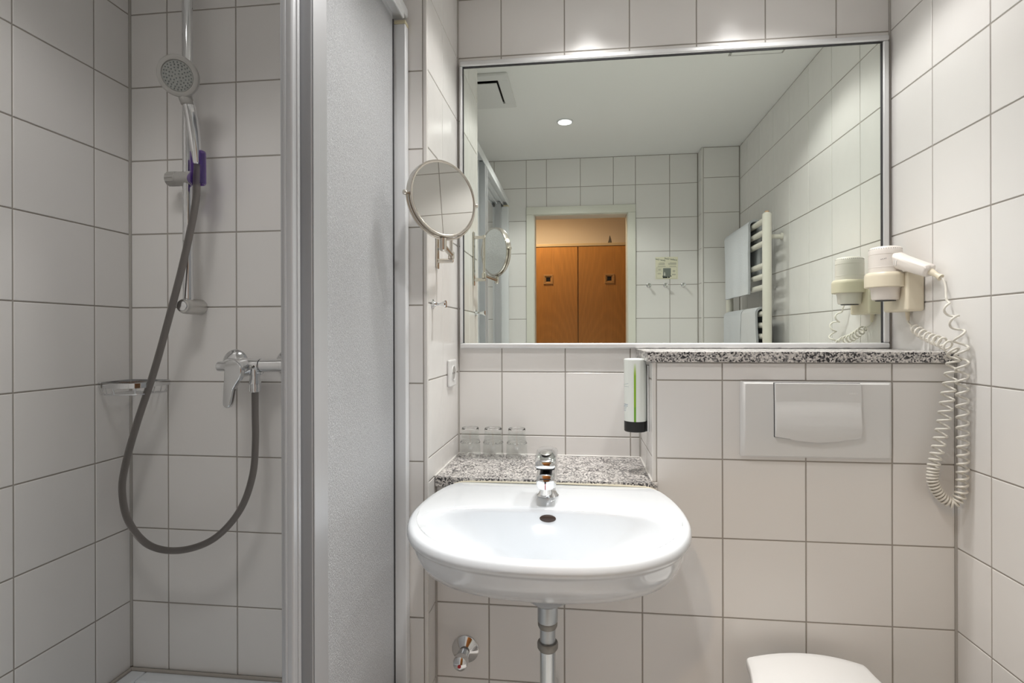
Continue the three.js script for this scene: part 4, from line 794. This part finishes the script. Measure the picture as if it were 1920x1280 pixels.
// ------------------------------------------------------------------ wardrobe in the hall
{
  const t = thing('wardrobe', 'warm beech wardrobe with square recessed grips in the hall, seen through the doorway', 'wardrobe', [-0.027, FLOOR, 2.65]);
  const top = 0.842 - FLOOR, DW = 0.47;
  mesh('carcass', [span(-2 * 0.4, -0.78, 0, top - 0.022, 0.02, 0.49, 0.001), span(0.78, 0.8, 0, top - 0.022, 0.02, 0.49, 0.001), span(-0.78, 0.78, 0.0, top - 0.03, 0.47, 0.49, 0.001), span(-0.0105, 0.0105, 0.06, top - 0.022, 0.022, 0.47, 0.001), span(-0.78, 0.78, 0.0, 0.08, 0.022, 0.47, 0.001)], WOODPLAIN, t);
  mesh('top_board', span(-0.805, 0.805, top - 0.022, top, -0.004, 0.49, 0.002, 2), std([0.66, 0.48, 0.28], { roughness: 0.5 }), t);
  [[-1, 0], [1, 1]].forEach(([s, k]) => {
    const d = group('door', t); d.position.set(s * (DW / 2 + 0.004), 0, 0.01);
    const gy = 0.560 - FLOOR, gx = (k ? 0.219 : -0.263) + 0.027 - d.position.x, q = 0.025, y0 = 0.09, y1 = top - 0.0245, h = DW / 2;
    const parts = [span(-h, gx - q, y0, y1, -0.01, 0.009, 0.001), span(gx + q, h, y0, y1, -0.01, 0.009, 0.001), span(gx - q, gx + q, y0, gy - q, -0.01, 0.009, 0.0006), span(gx - q, gx + q, gy + q, y1, -0.01, 0.009, 0.0006)];
    const g = metricUV(merge(parts)), uv = g.attributes.uv; for (let i = 0; i < uv.count; i++) { uv.setXY(i, uv.getX(i) / DW + 0.5, uv.getY(i) / 2.0); }
    mesh('door_leaf', g, WOOD[k], d);
    const o = 0.038, f = []; for (const [a, b, c, e] of [[-o, o, q, o], [-o, o, -o, -q], [-o, -q, -q, q], [q, o, -q, q]]) f.push(span(gx + a, gx + b, gy + c, gy + e, -0.016, -0.0095, 0.002, 2));
    for (const [dx, dy, w, hh] of [[0, q - 0.004, q, 0.004], [0, -q + 0.004, q, 0.004], [q - 0.004, 0, 0.004, q], [-q + 0.004, 0, 0.004, q]]) f.push(at(rbox(w * 2, hh * 2, 0.014, 0.001), gx + dx, gy + dy, -0.003));
    mesh('grip_frame', f, WOODPLAIN, d);
    mesh('grip_recess', span(gx - q, gx + q, gy - q, gy + q, 0.004, 0.009, 0.0005), BLACK, d);
  });
  for (const s of [-1, 1]) { const p = group('side_door', t); p.position.set(s * 0.642, 0, 0.01); const g = metricUV(span(-0.155, 0.155, 0.09, top - 0.0245, -0.01, 0.009, 0.001)), uv = g.attributes.uv; for (let i = 0; i < uv.count; i++) uv.setXY(i, uv.getX(i) / 0.47 + 0.5, uv.getY(i) / 2); mesh('door_leaf', g, WOOD[0], p); }
}
{
  const t = thing('dark_ornament', 'small dark pointed object standing on top of the wardrobe', 'ornament', [0.226, 0.8428, 2.72]);
  const s = new THREE.Shape(); s.moveTo(-0.018, 0); s.lineTo(0.016, 0); s.quadraticCurveTo(0.012, 0.035, 0.000, 0.068); s.quadraticCurveTo(-0.004, 0.03, -0.018, 0);
  mesh('ornament_body', new THREE.ExtrudeGeometry(s, { depth: 0.012, bevelEnabled: true, bevelSize: 0.002, bevelThickness: 0.002, bevelSegments: 2 }), std([0.10, 0.085, 0.075], { roughness: 0.7 }), t);
}

renderer.render(scene, camera);
